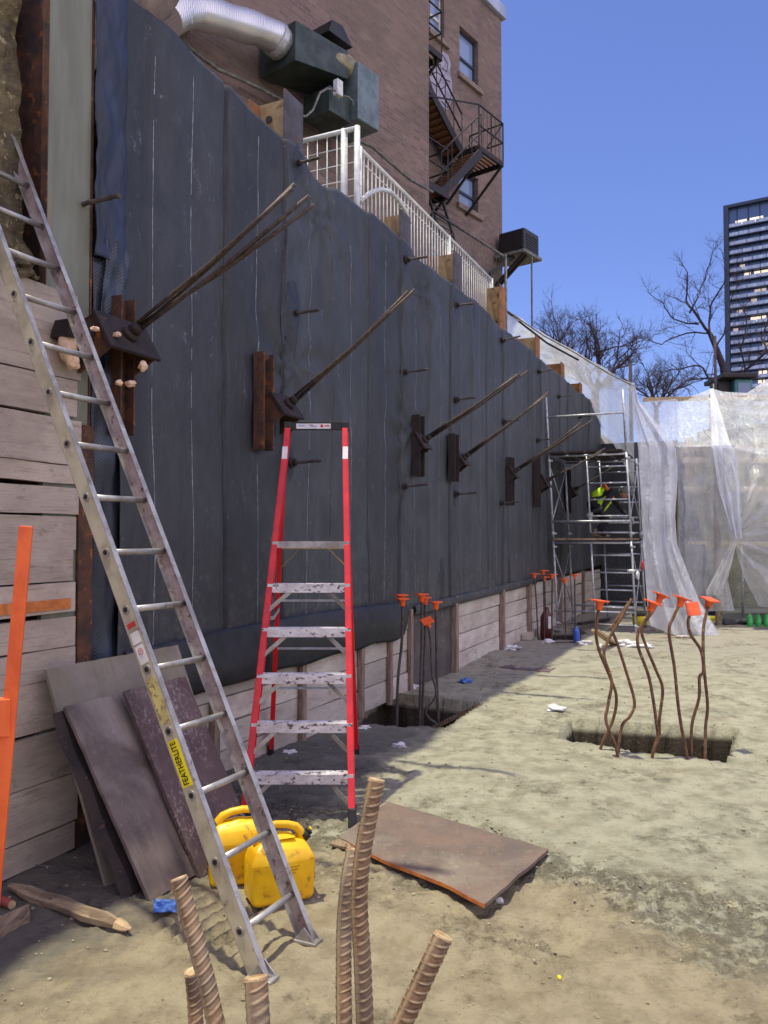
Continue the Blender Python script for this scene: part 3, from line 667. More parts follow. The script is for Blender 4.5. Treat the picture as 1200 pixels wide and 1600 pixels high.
# cable along the wall top
pts = [BX(*p, 1.75) for p in ((278, 55), (300, 78), (340, 108), (372, 122), (410, 140), (440, 156), (470, 182), (520, 205), (580, 228), (640, 280), (676, 300))]
mb = MB(); mb.tube(pts, .03, 8); single('cable', mb, M['cable'], 'grey cable sagging along the brick wall behind the fence', 'cable', pts[0])

# ------------------------------------------------------------------ tieback anchors
def tieback(px, py, ends, label, half=.14, zlo=-.52, zhi=.42, wide=.16, NN=.30, k_=1.0, rs=.011, nrod=None, foam=False, plate_off=0.0, dark=False):
    s, z = WL(px, py, NN); base = WP(s, NN, z)
    t = wthing('tieback_anchor', label, 'ground anchor', s, .12, z, 'tieback anchors on the shoring wall')
    e0 = toward(base, WN, UP, *ends[0]); dr = (e0 - base).normalized()
    mr_ = M['rust_dark'] if dark else M['rust']
    mb = MB(); so = s + plate_off
    mb.wbox(so - half * .6, so + half * .6, .14, .165, z + zlo, z + zhi); mb.wbox(so - half * .6, so - half * .6 + .015, .165, .24, z + zlo, z + zhi); mb.wbox(so + half * .6 - .015, so + half * .6, .165, .24, z + zlo, z + zhi)
    mb.build('channel', mr_, t, bevel=.002)
    # wedge seat: gussets and a bearing plate square to the strands
    up2 = WD.cross(dr).normalized(); up2 = up2 if up2.z > 0 else -up2
    top = base + up2 * .12 * k_; bot = base - up2 * .12 * k_
    for k in (-1, 1):
        mb = MB(); a = [WP(s + k * wide - k * .02, .14, z + .06), top - WD * 0 + WD * (k * wide - k * .02), bot + WD * (k * wide - k * .02), WP(s + k * wide - k * .02, .14, z - .24 * k_)]
        mb.prism(a, WD * (k * .018)); mb.build('gusset', mr_, t)
    mb = MB(); mb.box(base + dr * .015, WD * (wide + .02), up2 * .135 * k_, dr * .012); mb.build('bearing_plate', M['rust_dark'], t, bevel=.003)
    mb = MB(); lid = [WP(s - wide, .14, z + .06), WP(s + wide, .14, z + .06), top + WD * wide, top - WD * wide]; mb.prism(lid, UP * .012); mb.build('cover_plate', M['rust_dark'], t)
    mb = MB(); mb.tube([base + dr * .025, base + dr * .07], .055 * k_, 18); mb.tube([base + dr * .07, base + dr * .13], [.042 * k_, .036 * k_], 16); mb.build('anchor_head', M['rust_dark'], t)
    for i, e in enumerate(ends):
        st = base + dr * .10 + WD * (.022 * math.cos(i * 2.4)) + up2 * (.022 * math.sin(i * 2.4))
        en = toward(st, WN, UP, *e); en = st + (en - st)
        mid = (st + en) / 2 - UP * .02
        mb = MB(); mb.tube([st, (st * 3 + en) / 4 - UP * .008, mid, (st + en * 3) / 4 - UP * .01, en], rs, 8, rf=lambda L, ph: 1 + .12 * math.cos(6 * ph + L * 60) if rs > .009 else 1)
        mb.build('strand', M['strand'], t)
    return t, s, z
T1, s1_, z1_ = tieback(197, 528, [(461, 288), (458, 294), (483, 306), (491, 320)], 'nearest ground anchor with four long rods and foam blobs, beside the long ladder', half=.11, zlo=-.58, zhi=.3, wide=.20, rs=.012, plate_off=.12, NN=.33, k_=1.0)
mb = MB(); mb.box(WP(s1_ - .30, .21, z1_ - .02), WD * .10, WN * .07, (UP * .05 + WN * .02)); mb.build('side_plate', M['rust_dark'], T1, bevel=.004)
tieback(447, 636, [(648, 452), (645, 456), (638, 455)], 'ground anchor with a tall rusty channel behind the top of the red stepladder', half=.13, zlo=-.38, zhi=.42, wide=.14, NN=.28, k_=.9, plate_off=-.2, rs=.012)
tieback(660, 690, [(808, 585), (812, 584), (826, 579)], 'dark ground anchor just right of the stepladder, its thin rod tips uneven', half=.14, zlo=-.42, zhi=.32, NN=.24, k_=.85, wide=.11, dark=True, rs=.012)
tieback(722, 717, [(858, 612), (857, 616), (851, 619)], 'ground anchor whose rods end above the scaffold post', half=.14, zlo=-.32, zhi=.32, NN=.24, k_=.85, wide=.10, plate_off=-.2, dark=True, rs=.012)
tieback(802, 738, [(908, 660), (918, 661), (926, 656)], 'ground anchor left of the scaffold with rods passing behind its post', half=.13, zlo=-.55, zhi=.25, NN=.24, k_=.85, wide=.10, dark=True, rs=.013)
tieback(853, 752, [(946, 700), (940, 706)], 'ground anchor in the dark directly behind the scaffold left post', half=.14, zlo=-.5, zhi=.45, wide=.15, plate_off=-.25, dark=True, rs=.013)
tieback(896, 766, [(960, 728)], 'farthest ground anchor behind the scaffold in the dark corner', half=.14, zlo=-.5, zhi=.45, wide=.15, dark=True, rs=.013)
for k, (px, py, r_, sc) in enumerate(((106, 540, .075, (.7, .7, 1.5)), (113, 566, .04, (1, 1, 1)), (223, 572, .03, (1, 1, 1)), (186, 598, .022, (1, 1, .8)), (204, 600, .024, (1.3, 1, .8)), (148, 514, .02, (1.3, 1, .7)), (183, 523, .02, (1.3, 1, .7)))):
    p = WX(px, py, .40 if k > 1 else .2); mb = MB(); mb.lump(p, r_, .5, 3, sc, k + 2); o = mb.build('foam_blob', M['foam'], T1); 

# ------------------------------------------------------------------ bars sticking out of the membrane
def stub(a, e, label, r=.014, nut=True, patch=True):
    p = WX(*a, .12); q = toward(p, WN, UP, *e)
    if (q - p).length > .6: q = p + (q - p).normalized() * .6
    u = (q - p).normalized()
    t = thing('threaded_bar', label, 'steel bar', p, WANG, 'bars sticking out of the membrane')
    mb = MB(); n_ = 26; mb.tube([p - u * .08 + (q - p + u * .08) * (i / n_) for i in range(n_ + 1)], r, 10, rf=lambda L, ph: 1 + .12 * math.cos(2 * math.pi * L / .016 + ph)); mb.build('bar', M['rebar_grey'], t)
    if nut: mb = MB(); mb.tube([p + u * .02, p + u * .055], .030, 6, smooth=False); mb.tube([p + u * .004, p + u * .02], .05, 16); mb.build('nut', M['rust_dark'], t)
    if patch:
        q_ = p - W0; conform(t, q_.dot(WD), p.z, .075, .16, M['dark_patch'], 'membrane_collar', p.x * 7)
stub((133, 318), (187, 305), 'steel bar poking out of the blue film at the near edge of the membrane', r=.015, patch=False, nut=False)
for a, e, lb in (((462, 256), (500, 246), 'steel bar under the first pile top, at the torn top edge of the membrane'),
                 ((457, 490), (500, 484), 'steel bar with a round dark patch above the rusty channel'),
                 ((455, 723), (503, 720), 'steel bar seen between the top rails of the red stepladder'),
                 ((634, 406), (668, 401), 'steel bar at the membrane top edge below the white railing post'),
                 ((630, 582), (669, 577), 'steel bar above the dark anchor right of the stepladder'),
                 ((630, 760), (669, 757), 'steel bar below the dark anchor right of the stepladder'),
                 ((712, 477), (741, 474), 'steel bar at the membrane top edge under the tallest pile top'),
                 ((712, 625), (743, 621), 'steel bar between the two middle anchors rods, upper one'),
                 ((712, 772), (746, 770), 'steel bar below the anchor whose rods end at the scaffold post'),
                 ((785, 532), (813, 525), 'steel bar at the membrane edge where the plastic sheet starts'),
                 ((787, 659), (812, 656), 'steel bar halfway up left of the scaffold'),
                 ((783, 786), (812, 784), 'steel bar low on the wall below the anchor left of the scaffold'),
                 ((842, 581), (864, 577), 'steel bar at the membrane edge near the dark orange pile top'),
                 ((840, 688), (859, 686), 'small steel bar just left of the scaffold top'),
                 ((872, 620), (892, 617), 'small steel bar high on the wall right of the scaffold post'),
                 ((905, 652), (925, 649), 'farthest small steel bar near the end of the membrane')):
    stub(a, e, lb, patch=a[1] not in (659, 786), nut=True)

# ================================================================== BRICK BUILDING
BROOT = thing('brick_building', 'tall brown brick building rising behind the shoring wall', 'building', BP(0, 0, 5.1), BANG)
def facade(a0, a1, z0, z1, b, th, holes):
    """wall slab with real openings"""
    mb = MB(); As = sorted({a0, a1} | {h[0] for h in holes} | {h[1] for h in holes}); Zs = sorted({z0, z1} | {h[2] for h in holes} | {h[3] for h in holes})
    inh = lambda a, z: any(h[0] < a < h[1] and h[2] < z < h[3] for h in holes)
    for i in range(len(As) - 1):
        for j in range(len(Zs) - 1):
            if inh((As[i] + As[i + 1]) / 2, (Zs[j] + Zs[j + 1]) / 2): continue
            A, B, C_, D_ = As[i], As[i + 1], Zs[j], Zs[j + 1]
            mb.add([BP(A, b, C_), BP(B, b, C_), BP(B, b, D_), BP(A, b, D_)], [(0, 1, 2, 3)])
    for (h0, h1, k0, k1) in holes:
        for q in (((h0, k0), (h0, k1)), ((h1, k0), (h1, k1)), ((h0, k0), (h1, k0)), ((h0, k1), (h1, k1))):
            (x0, y0), (x1, y1) = q; mb.add([BP(x0, b, y0), BP(x1, b, y1), BP(x1, b - th, y1), BP(x0, b - th, y0)], [(0, 1, 2, 3)])
    return mb
b1 = 1.54
aL, _ = BL(100, 100, b1); aC, _ = BL(670, 200, b1); aR, zR = BL(783, 12, 0)
def rect(x0, y0, x1, y1, b=0):
    """opening from the pixels of its left-top and right-bottom corners"""
    A, z_ = BL(x0, y0, b); B, z2 = BL(x1, y1, b); return A, B, z2, z_
# window heights: measured at the right jamb
wins = []
for (x0, x1, yt, yb, lab) in ((718, 747, 66, 139, 'upper'), (717, 747, 280, 336, 'lower')):
    A, _ = BL(x0, yt, 0); B, z1 = BL(x1, yt, 0); _, z0 = BL(x1, yb, 0)
    wins.append((A, B, z0, z1))
# door-like tall window behind the upper fire escape
A, _ = BL(672, 0, 0); B, z1 = BL(694, -6, 0); _, z0 = BL(694, 66, 0); wins.append((A, B, z0, z1))
mb = facade(-6, aR, 4.9, zR - .35, 0, .28, wins)
zT = zR - .35
mb.add([BP(aR, 0, 4.9), BP(aR, -12, 4.9), BP(aR, -12, zT), BP(aR, 0, zT)], [(0, 1, 2, 3)])
mb.build('rear_wall', M['brick'], BROOT)
mb = MB(); mb.bbox(aL - 2, aC, -9, b1, 4.9, zT + .4); mb.build('side_wall', M['brick'], BROOT)
mb = MB(); mb.bbox(aL - 2, aR - .02, -12, -.32, zT - .5, zT - .2); mb.build('roof', M['dark_iron'], BROOT)
mb = MB(); mb.bbox(-6, aR + .10, -.4, .12, zT + .002, zT + .36); mb.build('parapet', M['tower_rail'], BROOT, bevel=.02)
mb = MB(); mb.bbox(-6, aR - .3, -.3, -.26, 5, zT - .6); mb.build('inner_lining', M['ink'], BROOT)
for i, (A, B, z0, z1) in enumerate(wins):
    fr = MB(); f_ = .06; b_ = -.12
    fr.bbox(A, A + f_, b_ - .06, b_, z0, z1); fr.bbox(B - f_, B, b_ - .06, b_, z0, z1); fr.bbox(A + f_, B - f_, b_ - .06, b_, z1 - f_, z1); fr.bbox(A + f_, B - f_, b_ - .06, b_, z0, z0 + f_)
    zm = z0 + (z1 - z0) * .45; fr.bbox(A + f_, B - f_, b_ - .05, b_ + .01, zm - .03, zm + .03)
    wn = fr.build('window', M['tower_frame'] if i < 2 else M['white'], BROOT)
    g = MB(); g.bbox(A + f_, B - f_, b_ - .045, b_ - .035, z0 + f_, zm - .03); g.bbox(A + f_, B - f_, b_ - .035, b_ - .025, zm + .03, z1 - f_); g.build('pane', M['glass'], wn)
    sm = MB(); sm.bbox(A - .12, B + .14, -.1, .09, z0 - .14, z0 - .003); sm.build('sill', M['stone'], wn, bevel=.01)
# pale spray-painted figureless loops on the bricks
gr = MB()
def gpoly(pp, b=.006): return [BX(x, y, b) for x, y in pp]
gr.prism(gpoly([(683, 90), (692, 80), (700, 86), (704, 98), (703, 112), (706, 128), (707, 150), (703, 164), (698, 172), (690, 166), (683, 152), (676, 138), (671, 120), (669, 104), (676, 98)]), BM_ * .004)
g_ = gr.build('painted_tag', M['graffiti'], BROOT)
mb = MB()
for c_ in (((676, 106), (688, 100), (690, 120), (684, 136), (674, 128)), ((690, 84), (700, 100), (698, 112), (690, 106)), ((688, 140), (700, 132), (705, 150), (699, 168), (690, 158)), ((672, 118), (682, 112), (696, 124), (704, 128))):
    mb.tube(gpoly(c_, .012), .012, 5)
mb.build('tag_outline', M['ink'], g_)

# ------------------------------------------------------------------ fire escape on the rear wall
FE = thing('fire_escape', 'rusty iron fire escape zigzagging down the brick building to a caged landing', 'fire escape', BP(aR - 1.5, .5, 8), BANG)
IR = M['dark_iron']; bo = 1.1
def bl(x, y, b): return BX(x, y, b)
# main landing near the corner
la, _ = BL(748, 235, bo); lb_, lz = BL(786, 254, bo)
la = lb_ - 1.15
mb = MB()
for k in range(9):
    b_ = .1 + k * (bo - .12) / 8; mb.bbox(la, lb_, b_ - .035, b_ + .035, lz, lz + .03)
mb.build('landing_slats', M['slat_wood'], FE)
mb = MB()
for b_ in (.05, bo): mb.bbox(la, lb_, b_ - .02, b_ + .02, lz - .12, lz + .0)
for a_ in (la, lb_): mb.bbox(a_ - .02, a_ + .02, .05, bo, lz - .12, lz - .002)
mb.bar(BP(la + .2, bo, lz - .1), BP(la + .2, .02, lz - 1.1), .05, .05); mb.bar(BP(lb_ - .05, bo, lz - .1), BP(lb_ - .05, .02, lz - 1.1), .05, .05)
mb.build('landing_frame', IR, FE)
mb = MB(); hz = 1.0
for (a_, b_) in ((la, bo), (lb_, bo), (lb_, .1), ((la + lb_) / 2, bo)): mb.bar(BP(a_, b_, lz), BP(a_, b_, lz + hz), .035, .035)
for h in (.5, 1.0):
    mb.bar(BP(la, bo, lz + h), BP(lb_, bo, lz + h), .03, .03); mb.bar(BP(lb_, bo, lz + h), BP(lb_, .1, lz + h), .03, .03)
mb.bar(BP(lb_, bo, lz), BP(lb_, .1, lz + hz), .02, .02); mb.bar(BP(lb_, .1, lz), BP(lb_, bo, lz + hz), .02, .02)
for k in range(7): a_ = la + (lb_ - la) * k / 6; mb.bar(BP(a_, bo, lz), BP(a_, bo, lz + hz), .012, .012)
mb.bar(BP(la, bo, lz + hz), BP(la - 2.2, bo, lz + hz - .75), .03, .03)
mb.build('landing_railing', IR, FE)
def flight(p0, p1, b0_, b1_, n, name):
    """stair from pixel p0 (top) to p1 (bottom) measured on the outer stringer"""
    A, zA = BL(*p0, b1_); B, zB = BL(*p1, b1_)
    mb = MB()
    for b_ in (b0_, b1_): mb.bar(BP(A, b_, zA), BP(B, b_, zB), .035, .2, side=BM_)
    st = mb.build('stair_stringer', IR, FE); mb = MB()
    for k in range(n):
        t_ = (k + .5) / n; a_ = A + (B - A) * t_; z_ = zA + (zB - zA) * t_; mb.bbox(a_ - .12, a_ + .12, b0_ + .02, b1_ - .02, z_ - .015, z_ + .015)
    mb.build('stair_treads', M['slat_wood'], FE)
    mb = MB()
    for h in (.5, .95): mb.bar(BP(A, b1_, zA + h), BP(B, b1_, zB + h), .03, .03, side=BM_)
    for k in range(5): t_ = k / 4; a_ = A + (B - A) * t_; z_ = zA + (zB - zA) * t_; mb.bar(BP(a_, b1_, z_), BP(a_, b1_, z_ + .95), .02, .02)
    mb.build('stair_railing', IR, FE)
flight((668, 132), (722, 238), .1, .62, 11, 'a')
flight((752, 238), (690, 302), .62, 1.1, 10, 'b')
# upper and lower landings
for (x, y, w_) in ((690, 86, 1.4), (700, 302, 1.3)):
    A, z_ = BL(x, y, bo); mb = MB()
    for k in range(8): b_ = .12 + k * (bo - .14) / 7; mb.bbox(A - w_, A, b_ - .035, b_ + .035, z_, z_ + .03)
    mb.build('landing_slats', M['slat_wood'] if y < 200 else IR, FE)
    mb = MB(); mb.bbox(A - w_, A, bo - .02, bo + .02, z_ - .14, z_); mb.bbox(A - .02, A + .02, .05, bo, z_ - .14, z_ - .002); mb.bar(BP(A - .05, bo, z_ - .1), BP(A - .05, .02, z_ - .9), .05, .05)
    for h in (.5, 1): mb.bar(BP(A, bo, z_ + h), BP(A, .1, z_ + h), .03, .03); mb.bar(BP(A - w_, bo, z_ + h), BP(A, bo, z_ + h), .03, .03)
    mb.bar(BP(A, bo, z_), BP(A, bo, z_ + 1), .03, .03)
    mb.build('landing_frame', IR, FE)
A, z_ = BL(690, 310, .9); B, zb = BL(712, 382, .9)
mb = MB(); mb.bar(BP(A, .9, z_), BP(B, .9, zb), .05, .05); mb.bar(BP(A - .6, .9, z_), BP(B - .6, .9, zb), .05, .05)
for k in range(8): t_ = k / 7; mb.bar(BP(A + (B - A) * t_, .9, z_ + (zb - z_) * t_), BP(A - .6 + (B - A) * t_, .9, z_ + (zb - z_) * t_), .02, .02)
mb.build('drop_ladder', IR, FE)

# ------------------------------------------------------------------ air conditioner box on a bracket at the corner
ac0, acz0 = BL(775, 388, .9); ac1 = ac0 + .62
cx_, cz0 = BL(770, 392, 1.0); _, cz1 = BL(770, 352, 1.0)
AC = thing('air_conditioner', 'black box air conditioner standing on a bracket at the building corner', 'air conditioner', BP(aR, .5, cz0), BANG)
a0 = aR - .42; _, cz0 = BL(792, 378, .9); _, cz1 = BL(792, 338, .9)
mb = MB(); mb.bbox(a0, a0 + .85, .12, .92, cz0 + .06, cz1); mb.build('casing', M['black'], AC, bevel=.05)
mb = MB()
for k in range(6): z_ = cz0 + .16 + k * (cz1 - cz0 - .26) / 6; mb.bbox(a0 + .1, a0 + .75, .92, .935, z_, z_ + .02)
mb.build('grille', M['dark_iron'], AC)
mb = MB(); mb.bbox(a0 - .1, a0 + .9, .02, .98, cz0 - .03, cz0 + .055); mb.build('tray', M['cable'], AC, bevel=.01)
mb = MB(); mb.bar(BP(a0, .9, cz0 - .05), BP(a0, .02, cz0 - .75), .07, .07); mb.bar(BP(a0 + .15, .9, cz0 - .05), BP(a0 + .15, .02, cz0 - .75), .07, .07); mb.bar(BP(a0 + .1, .5, cz0 - .04), BP(a0 - .5, .1, cz0 - .6), .2, .12); mb.build('bracket', IR, AC)
p = BP(a0 + .35, .95, cz0); mb = MB(); mb.tube([p, p - UP * 2.6], .025, 8); mb.build('pipe', M['cable'], AC)

# ------------------------------------------------------------------ ducts and vents on the side wall
du = thing('ventilation_duct', 'silver flexible duct joining a dark green box duct on the brick wall', 'duct', BX(430, 60, 2.1), BANG)
pts = [BX(*p, 2.1) for p in ((262, 30), (280, 18), (305, 18), (340, 27), (370, 37), (400, 45), (420, 54), (437, 62))]
mb = MB(); fine = []
for i in range(len(pts) - 1):
    for k in range(10): fine.append(pts[i].lerp(pts[i + 1], k / 10))
fine.append(pts[-1]); mb.tube(fine, .235, 24, rf=lambda L, ph: 1 + .012 * math.cos(2 * math.pi * L / .07) + .03 * math.sin(L * 9)); mb.build('flexible_hose', M['foil'], du)
A, z_ = BL(432, 60, 2.1); mb = MB(); mb.tube([BP(A - .06, 2.1, z_ - .02), BP(A + .12, 2.1, z_ - .06)], .26, 24); mb.build('collar', M['galv'], du)
B, zb = BL(522, 118, 2.1)
mb = MB(); mb.prism([BP(A + .1, 1.6, z_ + .22), BP(A + .1, 1.6, z_ - .42), BP(B, 1.6, zb - .18), BP(B, 1.6, zb + .30)], BM_ * .82); mb.build('box_duct', M['green'], du, bevel=.01)
mb = MB(); mb.tube([BX(280, -60, 1.9), BX(281, 0, 1.9), BX(275, 40, 1.95)], .2, 20); mb.build('riser', M['pipe_cream'], du)
vt = thing('roof_vent', 'small black vent hood on top of the green duct', 'vent', BX(514, 85, 2.0), BANG)
A, z_ = BL(512, 82, 2.0); mb = MB(); mb.tube([BP(A, 2, z_ - .15), BP(A, 2, z_ + .12)], .12, 14); mb.build('neck', M['green'], vt)
mb = MB(); mb.add([BP(A - .3, 1.7, z_ + .12), BP(A + .3, 1.7, z_ + .12), BP(A + .3, 2.3, z_ + .12), BP(A - .3, 2.3, z_ + .12), BP(A - .22, 1.7, z_ + .34), BP(A + .1, 1.75, z_ + .42), BP(A + .1, 2.25, z_ + .42), BP(A - .22, 2.3, z_ + .34)], [(0, 1, 2, 3), (4, 5, 6, 7), (0, 1, 5, 4), (1, 2, 6, 5), (2, 3, 7, 6), (3, 0, 4, 7)]); mb.build('hood', M['black'], vt)
fb = thing('exhaust_fan', 'grey sheet metal exhaust fan box with a cream elbow pipe', 'exhaust fan', BX(570, 160, 2.2), BANG)
A, z_ = BL(556, 112, 2.5); B, zb = BL(588, 128, 2.5); _, zl = BL(588, 206, 2.5)
mb = MB(); mb.bbox(A, B + .02, 1.75, 2.55, zl, zb + .1); mb.build('fan_box', M['duct_grey'], fb, bevel=.02)
mb = MB(); mb.bbox(A - .55, A - .003, 1.8, 2.4, zl - .05, zl + .38); mb.build('inlet_box', M['green'], fb, bevel=.015)
pts = [BX(*p, 2.25) for p in ((505, 92), (520, 96), (536, 104), (548, 116), (553, 134), (552, 158))]
mb = MB(); mb.tube(pts, [.15, .19, .21, .21, .2, .2], 20); mb.build('elbow', M['pipe_cream'], fb)
jb = thing('junction_box', 'small white electrical box hanging on the pipe with a looped cable', 'electrical box', BX(528, 138, 2.5), BANG)
A, z_ = BL(528, 138, 2.55); mb = MB(); mb.bbox(A - .07, A + .07, 2.5, 2.6, z_ - .13, z_ + .13); mb.build('box', M['white'], jb, bevel=.01)
pts = [BX(*p, 2.6) for p in ((524, 142), (512, 138), (500, 145), (494, 160), (489, 172), (478, 182), (466, 180))]
mb = MB(); mb.tube(pts, .018, 8); mb.tube([BX(x, y, 2.6) for x, y in ((536, 150), (545, 152), (551, 158), (552, 168))], .016, 8); mb.build('conduit', M['cable'], jb)

# ------------------------------------------------------------------ white fences above the wall
def fence_line(name, label, P, Q, zb0, zt_, m_, pitch, r=.006, rail=.022, posts=(), mids=()):
    t = thing(name, label, 'fence', P, math.atan2((Q - P).y, (Q - P).x)); L = (Q - P); n = max(2, int(L.length / pitch))
    for zq, rq in ((zt_, rail), (zb0, rail * .8)): mb = MB(); mb.tube([P + UP * (zq - P.z), Q + UP * (zq - Q.z)], rq, 10); mb.build('rail', m_, t)
    mb = MB()
    for i in range(1, n):
        p = P.lerp(Q, i / n); mb.tube([V((p.x, p.y, zb0)), V((p.x, p.y, zt_))], r, 6)
    for z_ in mids: mb.tube([V((P.x, P.y, z_)), V((Q.x, Q.y, z_))], r, 6)
    mb.build('mesh_bars', m_, t)
    for f in posts:
        p = P.lerp(Q, f); mb = MB(); mb.tube([V((p.x, p.y, zb0 - .15)), V((p.x, p.y, zt_ + .02))], rail * 1.25, 10); mb.build('post', m_, t)
    return t
P = WX(558, 200, -.22); ztp = P.z; P.z = 5.2
Q = toward(WX(558, 200, -.22), WN, UP, 466, 212); Q.z = 5.2
if (Q - P).length > 2.4: Q = P + (Q - P).normalized() * 2.4
fence_line('mesh_fence_panel', 'white welded mesh fence panel set square to the wall beside the first pile top', P, Q, 5.2, ztp, M['white'], .115, .006, .028, (0, .22, 1), mids=[5.2 + (ztp - 5.2) * k / 7 for k in range(1, 7)])
P = WX(562, 232, -.25); z2 = P.z; P.z = 5.15; Q = WX(768, 440, -.25); Q.z = 5.15
RL = fence_line('picket_railing', 'long white picket railing running along the top of the shoring wall', P, Q, 5.15, z2, M['white'], .11, .007, .024, (0, .58, 1), mids=[z2 - .14])
pts = [WX(*p, -.2) for p in ((562, 316), (572, 306), (584, 299), (597, 296), (610, 300), (622, 312), (634, 330), (640, 350))]
mb = MB(); mb.tube(pts, .028, 10); mb.build('arched_hoop', M['white'], RL)
# chain-link fence further on
P = BX(690, 420, 2.6); P = D(676, 330, 17.5); Q = D(790, 402, 16.2)
ch = thing('chain_link_fence', 'thin grey chain link fence sloping in front of the air conditioner', 'fence', Q, 0)
mb = MB(); mb.tube([P, Q], .025, 8); mb.tube([Q + UP * .05, V((Q.x, Q.y, 4.9))], .03, 8); mb.tube([P, V((P.x, P.y, 4.9))], .03, 8); mb.build('frame', M['cable'], ch)
mb = MB(); n = 30
for i in range(n):
    for sg in (-1, 1):
        a = P.lerp(Q, i / n); k = i + sg * 9
        if 0 <= k <= n: c = P.lerp(Q, k / n); mb.tube([a, V((c.x, c.y, 5.2))], .004, 4, caps=False)
mb.build('wire_mesh', M['cable'], ch)

# ================================================================== LONG ALUMINIUM LADDER
LP0 = V((-.478, 3.396, -.079)); LU = V((-.1187, .0590, .2669)); LR = V((.1522, .2947, 0.0))
lu = LU.normalized(); lr = LR.normalized(); lw = lr.cross(lu).normalized()
if lw.dot(WN) < 0: lw = -lw
lr = (lr - lu * lr.dot(lu)).normalized()
foot = LP0 + LU * .3 + LR * .5; foot.z = 0
LAD = thing('extension_ladder', 'long scuffed aluminium ladder leaning across the left side, with a bright yellow name label', 'ladder', foot, WANG)
K0, K1 = .3, 16.7; RW = .040
def lrail(j, sgn, name, mweb):
    """channel rail, web outside; sgn = outward direction along lr"""
    a = LP0 + LR * j + lr * (sgn * .030) + LU * K0; b = LP0 + LR * j + lr * (sgn * .030) + LU * K1
    mb = MB(); mb.bar(a, b, .004, RW * 2, side=lr); web = mb.build(name, mweb, LAD)
    mb = MB()
    for q in (-1, 1):
        o_ = lw * (q * RW) - lr * (sgn * .013); mb.bar(a + o_, b + o_, .030, .005, side=lr)
    mb.build('rail_flange', M['alu'], web, bevel=.001)
    return web
webL = lrail(0, -1, 'rail', M['alu_rail']); webR = lrail(1, 1, 'rail', M['alu_in'])
for k in range(1, 17):
    a = LP0 + LU * k - lr * .033; b = LP0 + LU * k + LR + lr * .033
    mb = MB(); mb.tube([a, b], .0165, 16, squash=.9); rg = mb.build('rung', M['alu'], LAD)
    mb = MB(); mb.tube([a - lr * .0035, a - lr * .0], .0215, 18); mb.tube([a - lr * .0038, a - lr * .0036], .0215, 18); mb.build('swage_ring', M['alu'], rg)
    mb = MB(); mb.tube([a - lr * .0052, a - lr * .0040], .0125, 16); mb.build('hollow_end', M['ink'], rg)
def decal(k0, k1, w0, w1, m_, parent, off, name, label=None):
    c = LP0 - lr * (.030 + .002 + off); mb = MB()
    mb.box(c + LU * ((k0 + k1) / 2) + lw * ((w0 + w1) / 2), LU * ((k1 - k0) / 2), lw * ((w1 - w0) / 2), lr * .0004)
    o = mb.build(name, m_, parent);
    if label: o['label'] = label
    return o
yl = decal(3.14, 3.86, -.032, .028, M['lbl_yellow'], webL, .0010, 'name_label', 'bright yellow label reading FEATHERLITE')
decal(4.12, 4.86, -.030, .028, pm('faded_yellow_label', rgb(206, 190, 120), rgb(180, 166, 112), 9, .6, 0, .1, c3=rgb(140, 126, 92), s3=40, t3=(.5, .6)), webL, .0010, 'faded_label')
decal(5.10, 5.40, -.028, .026, M['lbl_white'], webL, .0010, 'warning_sticker'); decal(5.43, 5.62, -.028, .026, M['lbl_white'], webL, .0010, 'warning_sticker'); decal(5.70, 5.78, -.028, .026, M['lbl_red'], webL, .0014, 'warning_sticker')
c = LP0 + LU * 5.30 - lr * .0335; mb = MB()
mb.tube([c + (lu * math.cos(a) + lw * math.sin(a)) * .014 for a in [i * math.pi / 10 for i in range(21)]], .0018, 4, caps=False); mb.bar(c - lu * .009 - lw * .009, c + lu * .009 + lw * .009, .003, .001, side=lr); mb.build('prohibition_ring', M['lbl_red'], webL)
def text(body, size, pos, xdir, ydir, m_, name, parent, ext=.0004, sx=1.0, font_bold=True):
    cu = bpy.data.curves.new(name, 'FONT'); cu.body = body; cu.size = size; cu.extrude = ext; cu.align_x = 'CENTER'; cu.align_y = 'CENTER'; cu.offset = .0006 if font_bold else 0
    to = bpy.data.objects.new(name + '_tmp', cu); COL.objects.link(to)
    dg = bpy.context.evaluated_depsgraph_get(); dg.update(); me = bpy.data.meshes.new_from_object(to.evaluated_get(dg)); bpy.data.objects.remove(to)
    xd = xdir.normalized(); yd = ydir.normalized(); zd = xd.cross(yd)
    MX = Matrix(((xd.x * sx, yd.x, zd.x, pos.x), (xd.y * sx, yd.y, zd.y, pos.y), (xd.z * sx, yd.z, zd.z, pos.z), (0, 0, 0, 1)))
    me.transform(MX); pb = parent; Mp = Matrix.Identity(4)
    while pb is not None: Mp = pb.matrix_basis @ Mp; pb = pb.parent
    me.transform(Mp.inverted()); me.materials.clear(); me.materials.append(m_); me.name = name
    o = bpy.data.objects.new(name, me); COL.objects.link(o); o.parent = parent; return o
_t = text('FEATHERLITE', .047, LP0 + LU * 3.5 - lr * .0345 - lw * .002, lu, -lw, M['ink'], 'lettering', webL, sx=.72)
